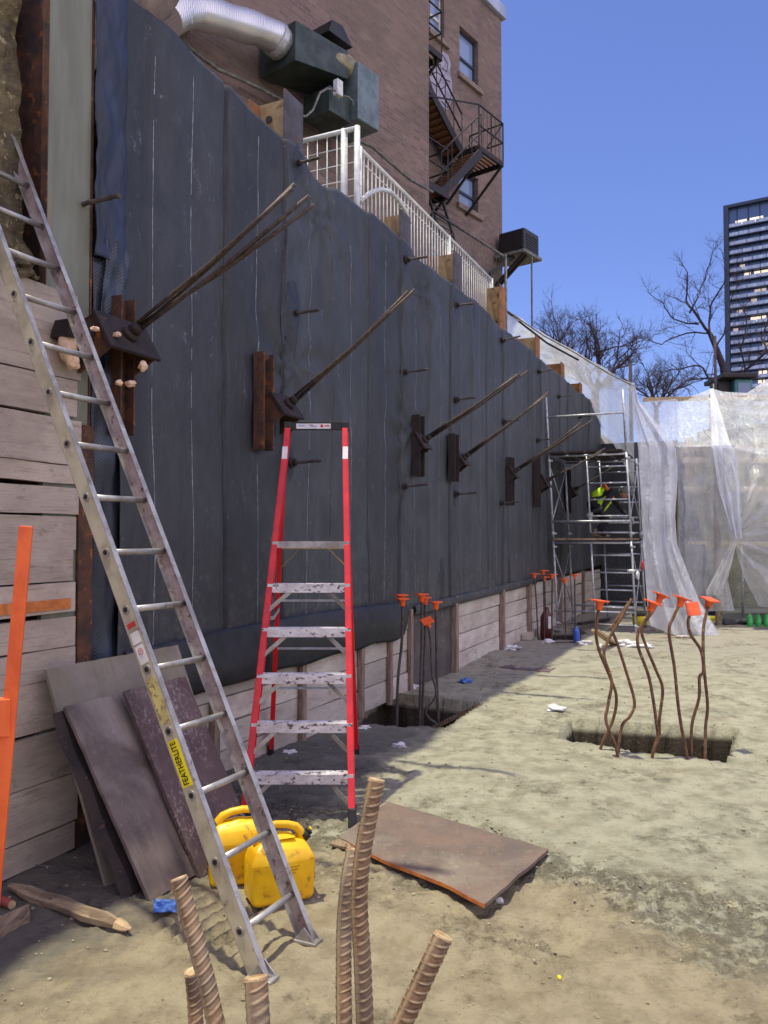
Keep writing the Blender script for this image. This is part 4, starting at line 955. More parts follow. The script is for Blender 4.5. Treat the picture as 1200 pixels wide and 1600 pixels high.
# swivel feet
for j, sg in ((0, -1), (1, 1)):
    p = LP0 + LR * j + lr * (sg * .028) + LU * .32; q = V((p.x, p.y, gh(p.x, p.y) + .012)) + WN * .01
    mb = MB(); mb.prism([p + lw * .035 + lu * .06, p - lw * .035 + lu * .03, q - WN * .04 + UP * .01, q + WN * .06], lr * (sg * .006)); mb.prism([p + lw * .035 + lu * .06 - lr * sg * .045, p - lw * .035 + lu * .03 - lr * sg * .045, q - WN * .04 + UP * .01 - lr * sg * .045, q + WN * .06 - lr * sg * .045], lr * (sg * .006))
    mb.box(q - lr * sg * .02, WN * .06, lr * .035, UP * .007); mb.build('foot_shoe', M['alu'], LAD, bevel=.002)

# ================================================================== RED STEPLADDER
SLD = thing('stepladder', 'tall red fibreglass platform stepladder standing open with paint splashed steps', 'stepladder', (-.56, 5.9, 0))
def chan(mb, a, b, sx, wx=.034, dy=.072, yo=V((0, 1, 0))):
    a = V(a); b = V(b); X = V((1, 0, 0)); u = (b - a).normalized(); yv = (yo - u * yo.dot(u)).normalized()
    mb.bar(a, b, .004, dy, side=X)
    for q in (-1, 1): o_ = yv * (q * (dy / 2 - .002)) - X * (sx * wx / 2); mb.bar(a + o_, b + o_, wx - .004, .0045, side=X)
fy = lambda z: 5.18 + .4 * z
xl = lambda z: -.930 + .055 * z; xr = lambda z: -.185 - .038 * z
ZT = 2.74
for (fx, sx) in ((xl, -1), (xr, 1)):
    z0 = .09; mb = MB(); chan(mb, (fx(z0), fy(z0), z0), (fx(ZT), fy(ZT), ZT), sx, wx=.044); rl = mb.build('front_rail', M['red'], SLD, bevel=.0015)
    mb = MB(); g0 = gh(fx(0), fy(0)); mb.box(V((fx(.05) - sx * .018, fy(.04), .055 + g0 / 2)), V((.026, 0, 0)), V((0, .045, 0)), V((0, .02, .06))); mb.build('rubber_foot', M['black'], rl, bevel=.006)
    mb = MB(); z_ = 2.52; mb.box(V((fx(z_) - sx * .020, fy(z_) - .0385, z_)), V((.0205, 0, 0)), V((0, .001, 0)), V((0, .02, .05))); mb.build('white_sticker', M['lbl_white'], rl)
    mb = MB(); mb.box(V((fx(ZT) - sx * .018, fy(ZT), ZT + .0)), V((.03, 0, 0)), V((0, .045, 0)), V((0, 0, .035))); mb.build('corner_cap', M['black'], rl, bevel=.006)
ry = lambda z: 6.80 - .27 * z
rxl = lambda z: -.975 + .075 * z; rxr = lambda z: -.215 - .03 * z
for (fx, sx) in ((rxl, -1), (rxr, 1)):
    mb = MB(); chan(mb, (fx(.08), ry(.08), .08), (fx(2.42), ry(2.42), 2.42), sx, wx=.034, dy=.05); rl = mb.build('rear_rail', M['red'], SLD, bevel=.0015)
    mb = MB(); mb.box(V((fx(.05) - sx * .014, ry(.05), .05)), V((.022, 0, 0)), V((0, .03, 0)), V((0, 0, .055))); mb.build('rubber_foot', M['black'], rl, bevel=.006)
for k in range(6):
    z = .305 * (k + 1); a, c = xl(z) + .004, xr(z) - .004; y = fy(z); pl = k == 5
    mb = MB(); dpt = .19 if pl else .05
    mb.bx(a, c, y - .045, y + dpt, z - .003, z); mb.bx(a, c, y - .047, y - .043, z - (.046 if pl else .062), z + .001); mb.bx(a, c, y + dpt, y + dpt + .003, z - .035, z - .0)
    for q in range(4): mb.bx(a + .005, c - .005, y - .036 + q * .02, y - .031 + q * .02, z, z + .0025)
    st = mb.build('platform' if pl else 'step', M['alu'] if pl else M['splash'], SLD)
    if not pl:
        for (x0, x1) in ((a + .006, a + .17), (c - .006, c - .17)):
            mb = MB(); zb = z - .20; mb.bar((x0 - (.02 if x0 < -.5 else -.02) * .6, fy(zb) - .03, zb), (x1, y - .02, z - .05), .030, .004, side=V((0, 0, 1))); mb.build('step_brace', M['alu'], st)
    mb = MB()
    for x in (xl(z) - .002, xr(z) + .002):
        s_ = -1 if x < -.5 else 1
        for dz in (-.012, -.040): mb.tube([V((x - s_ * .022, y - .0385, z + dz)), V((x - s_ * .022, y - .042, z + dz))], .007, 8)
    mb.build('rivet', M['galv'], st)
mb = MB(); z = ZT; mb.bx(xl(z) + .01, xr(z) - .01, fy(z) - .04, fy(z) - .01, z - .03, z + .025); mb.bx(xl(z) + .01, xr(z) - .01, fy(z) - .041, fy(z) + .04, z + .0255, z + .031); tb = mb.build('top_guard', M['black'], SLD, bevel=.002)
mb = MB(); yb = fy(z) - .0415; xm = -.56; mb.bx(xm - .012 - .12, xm + .14, yb - .001, yb, z - .022, z + .019); lb_ = mb.build('maker_label', M['lbl_white'], tb)
mb = MB(); mb.bx(xm - .115, xm - .065, yb - .002, yb - .001, z - .004, z + .010); mb.bx(xm - .02, xm + .03, yb - .002, yb - .001, z - .008, z + .004); mb.build('label_print', M['tower_rail'], lb_)
mb = MB(); mb.tube([V((xm + .07, yb - .001, z)), V((xm + .07, yb - .002, z))], .013, 12); mb.bx(xm + .092, xm + .13, yb - .002, yb - .001, z - .004, z + .006); mb.bx(xm - .03, xm - .0, yb - .0022, yb - .0012, z + .005, z + .010); mb.build('label_print', M['lbl_red'], lb_)
# rear cross bars, braces and spreaders
for z in (1.36, .96, .62):
    mb = MB(); mb.bx(rxl(z) + .004, rxr(z) - .004, ry(z) - .012, ry(z) + .012, z - .016, z + .0); mb.build('rear_bar', M['galv'], SLD)
z = 1.80; mb = MB(); mb.bx(rxl(z) + .004, rxr(z) - .004, ry(z) - .015, ry(z) + .015, z - .03, z)
mb.bar((rxl(1.6) + .01, ry(1.6), 1.6), (rxl(z) + .17, ry(z), z - .03), .025, .005, side=V((0, 1, 0))); mb.bar((rxr(1.6) - .01, ry(1.6), 1.6), (rxr(z) - .17, ry(z), z - .03), .025, .005, side=V((0, 1, 0))); mb.build('rear_brace', pm('brass_plated', rgb(196, 168, 104), rgb(170, 144, 96), 12, .4, .4, .1), SLD)
mb = MB()
for (fx, gx, sx) in ((xl, rxl, -1), (xr, rxr, 1)):
    z = 1.28; m_ = V(((fx(z) + gx(z)) / 2 - sx * .03, (fy(z) + ry(z)) / 2, z - .03))
    mb.bar((fx(z) - sx * .03, fy(z) + .02, z), m_, .005, .028, side=V((1, 0, 0))); mb.bar(m_, (gx(z) - sx * .03, ry(z), z), .005, .028, side=V((1, 0, 0)))
mb.build('spreader', M['galv'], SLD)

# ================================================================== JERRYCANS
def jerry(c, th, label, W=.335, Dp=.205, H=.30):
    t = thing('jerrycan', label, 'jerrycan', c, th, 'yellow jerrycans at the foot of the ladder')
    Rz = Matrix.Rotation(th, 4, 'Z'); T = lambda x, y, z: V(c) + (Rz @ V((x, y, z)))
    mb = MB(); N_ = 48
    rings = [(0, .84, .80, 0), (.005, .94, .92, 0), (.022, 1, 1, 0), (.026, 1, 1, 0), (.09, 1.01, 1, 0), (.16, 1.01, 1, 0), (.205, 1, 1, 0), (.212, .995, .99, 0), (.268, .90, .78, .0), (.275, .88, .74, .0), (.298, .74, .42, .004), (.303, .70, .34, .006), (.308, .5, .2, .006), (.308, .05, .05, .006)]
    for i, (z, kx, ky, ox) in enumerate(rings):
        for k in range(N_):
            a = 2 * math.pi * k / N_; cx_, sy_ = math.cos(a), math.sin(a); e = .20 if z < .25 else .28
            x = math.copysign(abs(cx_) ** e, cx_) * W / 2 * kx; y = math.copysign(abs(sy_) ** e, sy_) * Dp / 2 * ky
            # pinched lower waist on both broad sides (the triangular panels), front shoulder
            f = min(1, max(0, (abs(x) / (W / 2) - .55) / .2)); g = math.sin(math.pi * min(1, z / .26)) if z < .26 else 0
            y *= 1 - .10 * f * g; x *= 1 - .06 * (1 - min(1, z / .2)) * (1 if x > 0 else -.2)
            zz = z * (H / .308) - (.030 * max(0, x / (W / 2)) ** 2 if z > .25 else 0)
            mb.v.append(T(x + ox, y, zz))
    for i in range(len(rings) - 1):
        for k in range(N_): k2 = (k + 1) % N_; mb.f.append([i * N_ + k, i * N_ + k2, (i + 1) * N_ + k2, (i + 1) * N_ + k]); mb.sm.append(True)
    mb.f.append(list(range(N_))); mb.sm.append(False); mb.f.append([(len(rings) - 1) * N_ + k for k in range(N_)]); mb.sm.append(False)
    body = mb.build('body', M['yellow'], t)
    mb = MB(); hp = [(-.118, .275), (-.120, .315), (-.105, .350), (-.07, .367), (-.02, .370), (.04, .362), (.085, .345), (.108, .318), (.118, .27)]
    mb.tube([T(x, 0, z) for x, z in hp], [.024, .022, .021, .020, .020, .020, .022, .025, .03], 14, squash=.9); mb.build('handle', M['yellow'], t)
    mb = MB(); mb.grid(lambda u, v: T(-.08 + .15 * u, -.045 + .09 * v, .306 + .022 * math.sin(math.pi * u) * math.sin(math.pi * v) ** .5), 12, 8); mb.build('raised_top', M['yellow'], t)
    mb = MB()
    for q_ in range(3): mb.prism([T(-.02 + .012 * q_, -Dp / 2 * 1.003, .185 - .016 * q_), T(.075 - .01 * q_, -Dp / 2 * 1.003, .185 - .016 * q_), T(.075 - .01 * q_, -Dp / 2 * 1.003, .178 - .016 * q_), T(-.02 + .012 * q_, -Dp / 2 * 1.003, .178 - .016 * q_)], Rz @ V((0, -.0015, 0)))
    mb.build('embossed_lines', M['yellow_dark'], t)
    mb = MB(); mb.tube([T(W / 2 * 1.008 * k_, 0, z_) for k_, z_ in ((-.98, .02), (-1, .1), (-1, .19))], .0022, 6); mb.build('mould_seam', M['yellow_dark'], t)
    ax = (Rz @ V((.80, 0, .60))).normalized(); p = T(.122, 0, .285); mb = MB()
    mb.tube([p, p + ax * .034], .030, 20, rf=lambda L, ph: 1 + .05 * (1 if math.cos(10 * ph) > 0 else 0)); mb.tube([p + ax * .034, p + ax * .052], .021, 16); cp = mb.build('cap', M['black'], t)
    mb = MB(); mb.tube([p + ax * .052, p + ax * .062], .013, 12); mb.build('plug', M['yellow'], cp)
    mb = MB()
    sgn = -1
    for (x0, x1, z0, z1) in ((.155, .168, .10, .20),):
        mb.prism([T(W / 2 * .985, -.060, .075), T(W / 2 * .985, .045, .075), T(W / 2 * 1.004, .045, .19), T(W / 2 * 1.004, -.060, .19)], (Rz @ V((.004, 0, 0))))
    mb.build('warning_label', pm('worn_black_label', rgb(40, 36, 32), rgb(60, 52, 40), 20, .6, 0, .1, c3=rgb(196, 180, 150), s3=60, t3=(.52, .6)), t)
    return t
p = G(437, 1402); p.z = gh(p.x, p.y) + .004; jerry(p, R(24), 'yellow jerrycan on the right with its black cap pointing right, behind the ladder foot')
p = G(372, 1372); p.z = gh(p.x, p.y) + .004; jerry(p, R(196), 'yellow jerrycan on the left with its black spout pointing left, against the plywood', H=.32)

# ================================================================== PLYWOOD
def sheet(base, topdir_px, width, th, m_, label, top_w=None, name='plywood_sheet', medge=None):
    B = V(base); T_ = toward(B, WN, UP, *topdir_px); u = T_ - B; nrm = u.cross(WD).normalized()
    if nrm.dot(WN) < 0: nrm = -nrm
    mb = MB(); q = []
    for i, (a, v) in enumerate(((0, 0), (1, 0), (1, 1), (0, 1))): q.append(B + WD * (width * a) + u * v)
    rr = random.Random(int(width * 1000)); P_ = []
    n = 16
    for i in range(4):
        a, b_ = q[i], q[(i + 1) % 4]
        for k in range(n): P_.append(a.lerp(b_, k / n) + (a - b_).normalized().cross(nrm) * (.003 * rr.uniform(-1, 1)))
    mb.prism(P_, -nrm * th)
    return single(name, mb, m_, label, 'plywood', B, WANG, 'plywood sheets leaning on the wall')
b1_ = GG(196, 1392); b1_.z -= .01
b1_ = b1_ - WN * .12
TL = toward(b1_, WN, UP, 72, 1046); w1 = (onp(278, 988, TL, WN) - TL).dot(WD)
sheet(b1_, (72, 1046), w1, .02, M['ply_green'], 'greenish stained plywood sheet standing behind the other leaning sheets')
b2_ = GG(235, 1410); sheet(b2_, (102, 1104), .42, .02, M['ply_purple'], 'purple brown plywood sheet leaning in the middle, its lower left corner on the mud')
b3_ = GG(306, 1368) + WN * .03; sheet(b3_, (194, 1080), .55, .022, M['ply_splat'], 'cement splattered plywood sheet leaning behind the long ladder')
pb = GG(200, 1398) + WN * .02; pt = toward(pb, WN, UP, 92, 1112)
mb = MB(); n = 14; mb.tube([pb.lerp(pt, i / n) + WN * .01 * math.sin(i) for i in range(n + 1)], [.05 * (1 + .15 * math.sin(i * 1.7)) for i in range(n + 1)], 4, smooth=False, squash=.45)
single('timber_plank', mb, M['rust_dark'], 'narrow rotten reddish plank leaning beside the plywood sheets', 'plank', pb, WANG)
c0, c1, c2, c3 = G(606, 1252, .085), G(857, 1327, .085), G(757, 1413, .07), G(528, 1308, .03)
mb = MB(); P_ = []; rr = random.Random(4); Q = [c0, c1, c2, c3]
for i in range(4):
    a, b_ = Q[i], Q[(i + 1) % 4]; e = (b_ - a).normalized().cross(UP)
    for k in range(14): P_.append(a.lerp(b_, k / 14) + e * (.012 * noise.noise(V((i * 9 + k * .35, 0, 0))) + (.02 * math.sin(k * .5) if i == 2 else 0)))
mb.prism(P_, -UP * .02); fp = thing('plywood_sheet', 'red brown plywood sheet lying flat on the ground, one corner lifted, orange edge', 'plywood', (c0 + c2) / 2)
mb.build('board', M['ply_red'], fp)
mb = MB()
for k in range(28, 41): mb.add([P_[k] + UP * .0 - V((0, .001, 0)), P_[k + 1] - V((0, .001, 0)), P_[k + 1] - UP * .02 - V((0, .001, 0)), P_[k] - UP * .02 - V((0, .001, 0))], [(0, 1, 2, 3)])
mb.build('orange_edge', M['ply_edge'], fp, thick=.001)
mb = MB(); mb.prism([G(516, 1322, .012), G(560, 1290, .012), G(600, 1300, .012), G(585, 1338, .012)], UP * .014); single('wood_offcut', mb, M['wood_brown'], 'dark wood offcut poking out under the flat plywood sheet', 'offcut', G(550, 1310))
mb = MB(); mb.prism([G(735, 1040, .01), G(800, 1031, .01), G(884, 1036, .01), G(858, 1051, .01)], UP * .012); single('plywood_sheet', mb, M['ply_splat'], 'thin dark reddish sheet lying on the ground near the pale plank bays', 'plywood', G(800, 1040))

# ================================================================== ORANGE BAR, STAKE, BITS AT LEFT
a = D(41, 822, 3.0); b = D(-30, 1600, 3.0); b.z = 0
ob = thing('orange_post', 'orange painted steel post leaning at the left edge of the picture', 'post', b)
mb = MB(); mb.bar(b, a, .048, .03, side=V((1, .3, 0))); mb.build('post_bar', M['orange_paint'], ob, bevel=.003)
pj = a.lerp(b, .37); mb = MB(); mb.bar(pj + V((-.02, -.01, .06)), pj + V((-.02, -.01, -.08)), .055, .045, side=V((1, .3, 0))); mb.build('coupling', M['orange_paint'], ob, bevel=.004)
a = GG(14, 1392) + UP * .03; b = GG(203, 1468) + UP * .03; mb = MB(); n = 24
mb.tube([a.lerp(b, i / n) + V((0, .006 * noise.noise(V((i * .5, 0, 0))), .004 * math.sin(i * .7))) for i in range(n + 1)], [.036 * (min(1, .4 + i * .15)) * (1 if i < n - 5 else 1 - (i - n + 5) * .13) * (1 + .1 * noise.noise(V((i * .8, 3, 0)))) for i in range(n + 1)], 6, smooth=False, squash=.7)
st_ = thing('wooden_stake', 'split wooden stake lying on the mud with a pale broken tip', 'stake', a, WANG); mb.build('shaft', M['wood_brown'], st_)
mb = MB(); mb.tube([b - (b - a).normalized() * .09 + UP * .004, b - (b - a).normalized() * .04, b + (b - a).normalized() * .006], [.030, .024, .006], 7, smooth=False, squash=.75); mb.build('broken_tip', M['wood_pale'], st_)
a = GG(-30, 1400) + UP * .03; b = GG(17, 1420) + UP * .02; mb = MB(); mb.tube([a, b], .022, 12); rp = thing('red_pipe', 'end of a red pipe at the left edge beside the stake', 'pipe', a); mb.build('tube', pm('dull_red_paint', rgb(150, 60, 52), rgb(110, 50, 44), 10), rp)
mb = MB(); mb.tube([b, b + (b - a).normalized() * .012], .02, 12); mb.build('end', M['wood_pale'], rp)
mb = MB(); mb.prism([GG(-20, 1450), GG(45, 1425) + UP * .0, GG(47, 1440), GG(-20, 1480)], UP * .03); single('plank_end', mb, M['wood_brown'], 'flat plank end at the left edge under the red pipe', 'plank', GG(0, 1450))
pts = [WX(20, 1325, .25), WX(36, 1347, .5), G(52, 1356), G(82, 1357)]
mb = MB(); mb.tube([GG(22, 1328) + UP * .12, GG(40, 1348) + UP * .05, GG(55, 1356) + UP * .01, GG(83, 1358) + UP * .01], .004, 6); single('wire_piece', mb, M['cable'], 'thin bent wire on the dark mud by the grey boards', 'wire', GG(40, 1348))
mb = MB(); q = [GG(240, 1416), GG(262, 1404), GG(276, 1412), GG(262, 1424), GG(244, 1424)]; mb.grid(lambda u, v: G(240 + 36 * u, 1405 + 20 * v, .03 + .02 * math.sin(u * 7) * math.cos(v * 5)), 8, 6); single('blue_wrapper', mb, M['blue'], 'crumpled blue plastic wrapper at the foot of the plywood', 'wrapper', GG(256, 1414), thick=.002)

# ================================================================== REBARS
def ribbed(L, ph, r=.0125, pitch=.0125):
    a = ((L / pitch + .9 * (1 if math.sin(ph) > 0 else -1) * math.cos(ph) * .5) % 1); rib = max(0, 1 - abs(a - .5) / .17) ** .8 * min(1, abs(math.sin(ph)) * 1.6)
    lon = max(0, abs(math.cos(ph)) - .94) / .06
    return 1 + .095 * max(rib, lon * .8)
def smooth_path(pts, step):
    pts = [V(p) for p in pts]; out = []; n = len(pts)
    for i in range(n - 1):
        p0, p1, p2, p3 = pts[max(i - 1, 0)], pts[i], pts[i + 1], pts[min(i + 2, n - 1)]; m = max(1, int((p2 - p1).length / step))
        for k in range(m):
            t_ = k / m; out.append(.5 * ((2 * p1) + (p2 - p0) * t_ + (2 * p0 - 5 * p1 + 4 * p2 - p3) * t_ ** 2 + (3 * p1 - p0 - 3 * p2 + p3) * t_ ** 3))
    out.append(pts[-1]); return out
for (pp, r_, lb) in (
    ([(280, 1374, 1.14), (300, 1450, 1.12), (322, 1530, 1.10), (342, 1620, 1.08)], .0118, 'thick rusty rebar end at the bottom left, leaning left in front of the ladder foot'),
    ([(300, 1520, 1.30), (304, 1560, 1.30), (308, 1640, 1.28)], .0118, 'rusty rebar half hidden behind the leaning one at the bottom left'),
    ([(400, 1530, .98), (405, 1620, .96)], .0138, 'short stubby rebar end at the bottom edge between ladder foot and paired bars'),
    ([(588, 1220, 1.20), (577, 1275, 1.19), (566, 1340, 1.18), (561, 1410, 1.17), (566, 1500, 1.16), (571, 1620, 1.15)], .0125, 'tall bent rebar rising in the middle foreground, taller of a touching pair'),
    ([(552, 1330, 1.28), (544, 1375, 1.26), (538, 1440, 1.25), (537, 1530, 1.22), (538, 1620, 1.18)], .0118, 'rebar with a bright long rib, shorter of the touching pair in the middle foreground'),
    ([(692, 1464, 1.10), (662, 1528, 1.09), (620, 1618, 1.08)], .0132, 'rebar leaning right at the bottom, right of the touching pair')):
    pts = [D(*q) for q in pp]; e = (pts[-1] - pts[-2]).normalized(); last = pts[-1]
    k_ = (last.z + .02) / max(.3, -e.z); pts += [last + e * .3, last + e * min(k_, 1.1) * .6, V((last.x + e.x * min(k_, 1.1) * .8, last.y + e.y * .3, -.02))]
    path = smooth_path(pts, .0013); cut = len(path); mb = MB()
    # fine rings where it shows, as everywhere
    path = path[:1] + path[1:]; mb.tube(path, r_, 28, rf=ribbed)
    rb = thing('foreground_rebar', lb, 'rebar', (pts[-1].x, pts[-1].y, 0), 0, 'rebars standing in the foreground')
    mb.build('ribbed_bar', M['rebar'], rb)
    p0 = path[0]; u = (path[0] - path[3]).normalized(); mb = MB(); mb.tube([p0 - u * .001, p0 + u * .003], r_ * 1.0, 20); mb.build('cut_end', pm('pale_cut_steel', rgb(200, 178, 140), rgb(160, 120, 80), 60, .7, .1, .5) if 'M_cut' not in globals() else M_cut, rb)
    M_cut = bpy.data.materials['pale_cut_steel']

def cap_mb(p, ax, s=.058):
    """mushroom cap: ribbed neck, square plate"""
    ax = V(ax).normalized(); a = ax.orthogonal().normalized(); a = (V((1, .35, 0)) - ax * ax.dot(V((1, .35, 0)))).normalized(); b = ax.cross(a); mb = MB()
    mb.tube([p - ax * .062, p - ax * .012, p + ax * .012], [.026, .031, .046], 12, rf=lambda L, ph: 1 + .06 * math.cos(8 * ph))
    c = p + ax * .017; rim = c + ax * .004
    mb.box(c, a * s, b * s, ax * .006)
    for q in (-1, 1):
        for d_ in (a, b): mb.add([p - ax * .03 + d_ * q * .02 + d_.cross(ax) * .003, p - ax * .03 + d_ * q * .02 - d_.cross(ax) * .003, c + d_ * q * s * .85 - d_.cross(ax) * .003, c + d_ * q * s * .85 + d_.cross(ax) * .003], [(0, 1, 2, 3)])
    return mb
def dowel(pts, label, group, cap=True, r=.0125, step=.007, seg=12, m_='rebar_far', caps_=.058, tilt=None, rotk=0):
    path = smooth_path(pts, step); t = thing('dowel_rebar', label, 'rebar', pts[-1], 0, group)
    mb = MB(); mb.tube(path, r, seg, rf=(lambda L, ph: 1 + .12 * max(0, math.cos(2 * math.pi * L / .021 + ph))) ); mb.build('bar', M[m_], t)
    if cap:
        ax = (path[0] - path[3]).normalized() if tilt is None else V(tilt).normalized()
        cp = cap_mb(path[0], ax, caps_).build('safety_cap', M['orange'], t, bevel=.002)
    return t
ZB = lambda X, Y, d: D(820 + X / 3.158, 900 + Y / 3.158, d)
GB = 'bent rebars standing in the nearer pit'
def bset(pp, d0, d1, *a, **k):
    n = len(pp); pts = [ZB(x, y, d0 + (d1 - d0) * i / (n - 1)) for i, (x, y) in enumerate(pp)]; e = pts[-1].copy(); e.z -= .30; pts.append(e); return dowel(pts, *a, **k)
bset([(370, 132), (352, 270), (368, 370), (425, 510), (452, 600), (435, 710), (372, 860)], 6.75, 6.95, 'leftmost capped rebar in the nearer pit, bulging right halfway', GB, tilt=(.12, 0, 1))
bset([(528, 112), (470, 215), (405, 330), (392, 400), (428, 520), (410, 640), (402, 720), (455, 868)], 6.9, 6.75, 'uncapped rebar bent over to the right at its top, crossing the leftmost one', GB, cap=False)
bset([(516, 130), (440, 235), (432, 270), (455, 330), (500, 470), (541, 620), (520, 690), (480, 740), (462, 870)], 7.0, 6.85, 'uncapped rebar with a kinked top, second stem from the left in the pit', GB, cap=False)
bset([(630, 140), (600, 205), (562, 270), (560, 350), (610, 490), (635, 620), (650, 730), (655, 800), (630, 890)], 6.7, 6.72, 'capped rebar in the middle of the pit, lower cap of a close pair', GB, tilt=(.35, -.1, 1))
bset([(670, 102), (630, 175), (578, 260), (600, 350), (650, 470), (680, 560), (665, 700), (662, 800), (640, 860)], 6.95, 6.9, 'capped rebar in the middle of the pit, upper cap of a close pair', GB, tilt=(.45, 0, 1))
bset([(774, 118), (735, 200), (712, 275), (738, 450), (755, 620), (772, 740), (805, 925)], 6.7, 6.65, 'capped rebar standing alone right of the middle, slanting to the right below', GB, tilt=(.35, 0, 1))
bset([(826, 165), (806, 225), (820, 290), (870, 370), (882, 470), (862, 500), (860, 600), (824, 740), (824, 920)], 6.75, 6.7, 'rebar whose orange cap is turned towards the viewer', GB, tilt=(.05, -1, .35))
bset([(911, 125), (884, 240), (880, 350), (886, 470), (902, 640), (892, 750), (890, 930)], 6.85, 6.65, 'rightmost capped rebar in the nearer pit', GB, tilt=(.2, -.25, 1))
GA = 'rebars standing in the pit at the wall foot'
def aset(pp, d0, *a, **k):
    pts = [D(x, y, d0) for x, y in pp]; e = pts[-1].copy(); e.z -= .35; pts.append(e); return dowel(pts, *a, m_='rebar_grey', **k)
aset([(629, 938), (628, 1000), (622, 1060), (620, 1125)], 8.35, 'leftmost straight rebar by the wall, with two caps stacked', GA, tilt=(0, 0, 1), r=.015)
t_ = cap_mb(D(627, 932, 8.5), (0, 0, 1)).build('safety_cap', M['orange'], bpy.data.objects['dowel_rebar.008'] if 'dowel_rebar.008' in bpy.data.objects else None)
aset([(659, 931), (659, 1000), (657, 1060), (656, 1128)], 8.4, 'tallest straight rebar by the wall, its cap above the rest', GA, tilt=(0, 0, 1), r=.014)
aset([(664, 936), (664, 1000), (660, 1110)], 8.7, 'straight rebar just behind the tallest one by the wall', GA, tilt=(0, 0, 1), r=.013)
aset([(681, 943), (682, 1010), (683, 1070), (685, 1130)], 8.5, 'rightmost straight rebar by the wall', GA, tilt=(0, 0, 1), r=.014)
aset([(668, 972), (673, 1005), (675, 1050), (681, 1085), (666, 1110), (670, 1122), (684, 1138)], 8.1, 'short wavy rebar with the lowest cap by the wall', GA, tilt=(-.25, -.5, 1), r=.012)
GC = 'straight rebars standing beside the scaffold'
for i, (x, y, x2, lb) in enumerate(((835, 898, 842, 'straight rebar nearest the wall beside the scaffold'), (849, 893, 851, 'straight rebar with the highest cap beside the scaffold'), (851, 903, 853, 'straight rebar just below and behind the highest cap beside the scaffold'), (863, 899, 862, 'straight rebar touching the left scaffold post'), (882, 906, 884, 'rebar between the two left scaffold posts'), (898, 899, 899, 'rightmost straight rebar beside the scaffold'))):
    dd = 14.2 + .35 * (i % 3); pts = [D(x, y, dd), D((x + x2) / 2, 950, dd), D(x2, 1000, dd)]; e = pts[-1].copy(); e.z = -.3; pts[-1] = e; dowel(pts, lb, GC, tilt=(0, 0, 1), r=.013, step=.03, seg=8, m_='rebar_grey', caps_=.075)

# ================================================================== SCAFFOLD
SC = thing('scaffold', 'two storey galvanised scaffold tower with ladder frames beside the membrane wall', 'scaffold', D(935, 980, 15.6), WANG)
FA = D(872, 985, 15.9); FA.z = 0; fd = (WN * .99 + WD * .0).normalized(); FW = 1.50; rear = WD * 1.5
ln = V((-.045, 0, 0))      # the tower leans a little towards the wall
def SP(a, r_, z): return FA + fd * a + rear * r_ + UP * z + ln * z
def frame(r_, z0, z1, nm):
    mb = MB(); mb.tube([SP(0, r_, z0), SP(0, r_, z1)], .024, 10); mb.tube([SP(FW, r_, z0), SP(FW, r_, z1)], .024, 10)
    mb.tube([SP(0, r_, z1 - .04), SP(FW, r_, z1 - .04)], .022, 10); mb.tube([SP(.74, r_, z0 + .12), SP(.74, r_, z1 - .05)], .02, 8)
    fr = mb.build(nm, M['galv'], SC); mb = MB(); n = 5
    for k in range(n): z_ = z0 + .12 + (z1 - z0 - .2) * (k + .0) / (n - .4); mb.tube([SP(.74, r_, z_), SP(FW, r_, z_)], .016, 8)
    mb.build('ladder_rung', M['galv'], fr)
    mb = MB()
    for a_ in (0, FW):
        for z_ in (z0 + .1, z1 - .12): mb.tube([SP(a_, r_, z_), SP(a_ + .07, r_, z_)], .02, 6); mb.tube([SP(a_, r_, z_ - .04), SP(a_, r_, z_ + .04)], .033, 8)
    mb.build('lock_pin', M['galv'], fr)
frame(0, .05, 1.80, 'scaffold_frame'); frame(1, .05, 1.80, 'scaffold_frame'); frame(0, 1.84, 3.52, 'scaffold_frame'); frame(1, 1.84, 3.52, 'scaffold_frame')
mb = MB(); mb.tube([SP(0, 0, 3.5), SP(0, 0, 4.68)], .024, 10); mb.build('guard_post', M['galv'], SC)
mb = MB(); mb.tube([SP(FW, 0, 3.5), SP(FW, 0, 4.72)], .024, 10); mb.build('guard_post', M['galv'], SC)
for z_ in (4.28,):
    mb = MB(); mb.tube([SP(-.1, 0, z_), SP(FW, 0, z_)], .022, 8); mb.build('guard_rail', M['galv'], SC)
for z_ in (2.18, ):
    for rr_ in (-.02, 1): mb = MB(); mb.tube([SP(-.02, rr_, z_), SP(FW, rr_, z_)], .022, 8); mb.build('guard_rail', M['galv'], SC)
mb = MB()
for a_ in (0.0, FW): mb.tube([SP(a_, 0, .4), SP(a_, 1, 1.6)], .013, 6); mb.tube([SP(a_, 1, .4), SP(a_, 0, 1.6)], .013, 6); mb.tube([SP(a_, 0, 2.2), SP(a_, 1, 3.3)], .013, 6); mb.tube([SP(a_, 1, 2.2), SP(a_, 0, 3.3)], .013, 6)
mb.build('cross_brace', M['galv'], SC)
mb = MB(); mb.tube([SP(-.05, 0, .40), SP(FW, 0, .42)], .02, 8); mb.tube([SP(0, 1, .40), SP(FW, 1, .40)], .018, 8); mb.build('base_tie', M['galv'], SC)
for z_, n_ in ((1.83, 5), (3.55, 4)):
    for k in range(n_):
        a0_ = .02 + k * (FW - .04) / n_; mb = MB(); w_ = (FW - .04) / n_ - (.02 if z_ < 3 else .06)
        c = SP(a0_ + w_ / 2, .5, z_); mb.box(c, fd * (w_ / 2), rear * .56, UP * .018); mb.build('deck_plank', M['rust_dark'] if z_ > 3 else M['wood_brown'], SC)
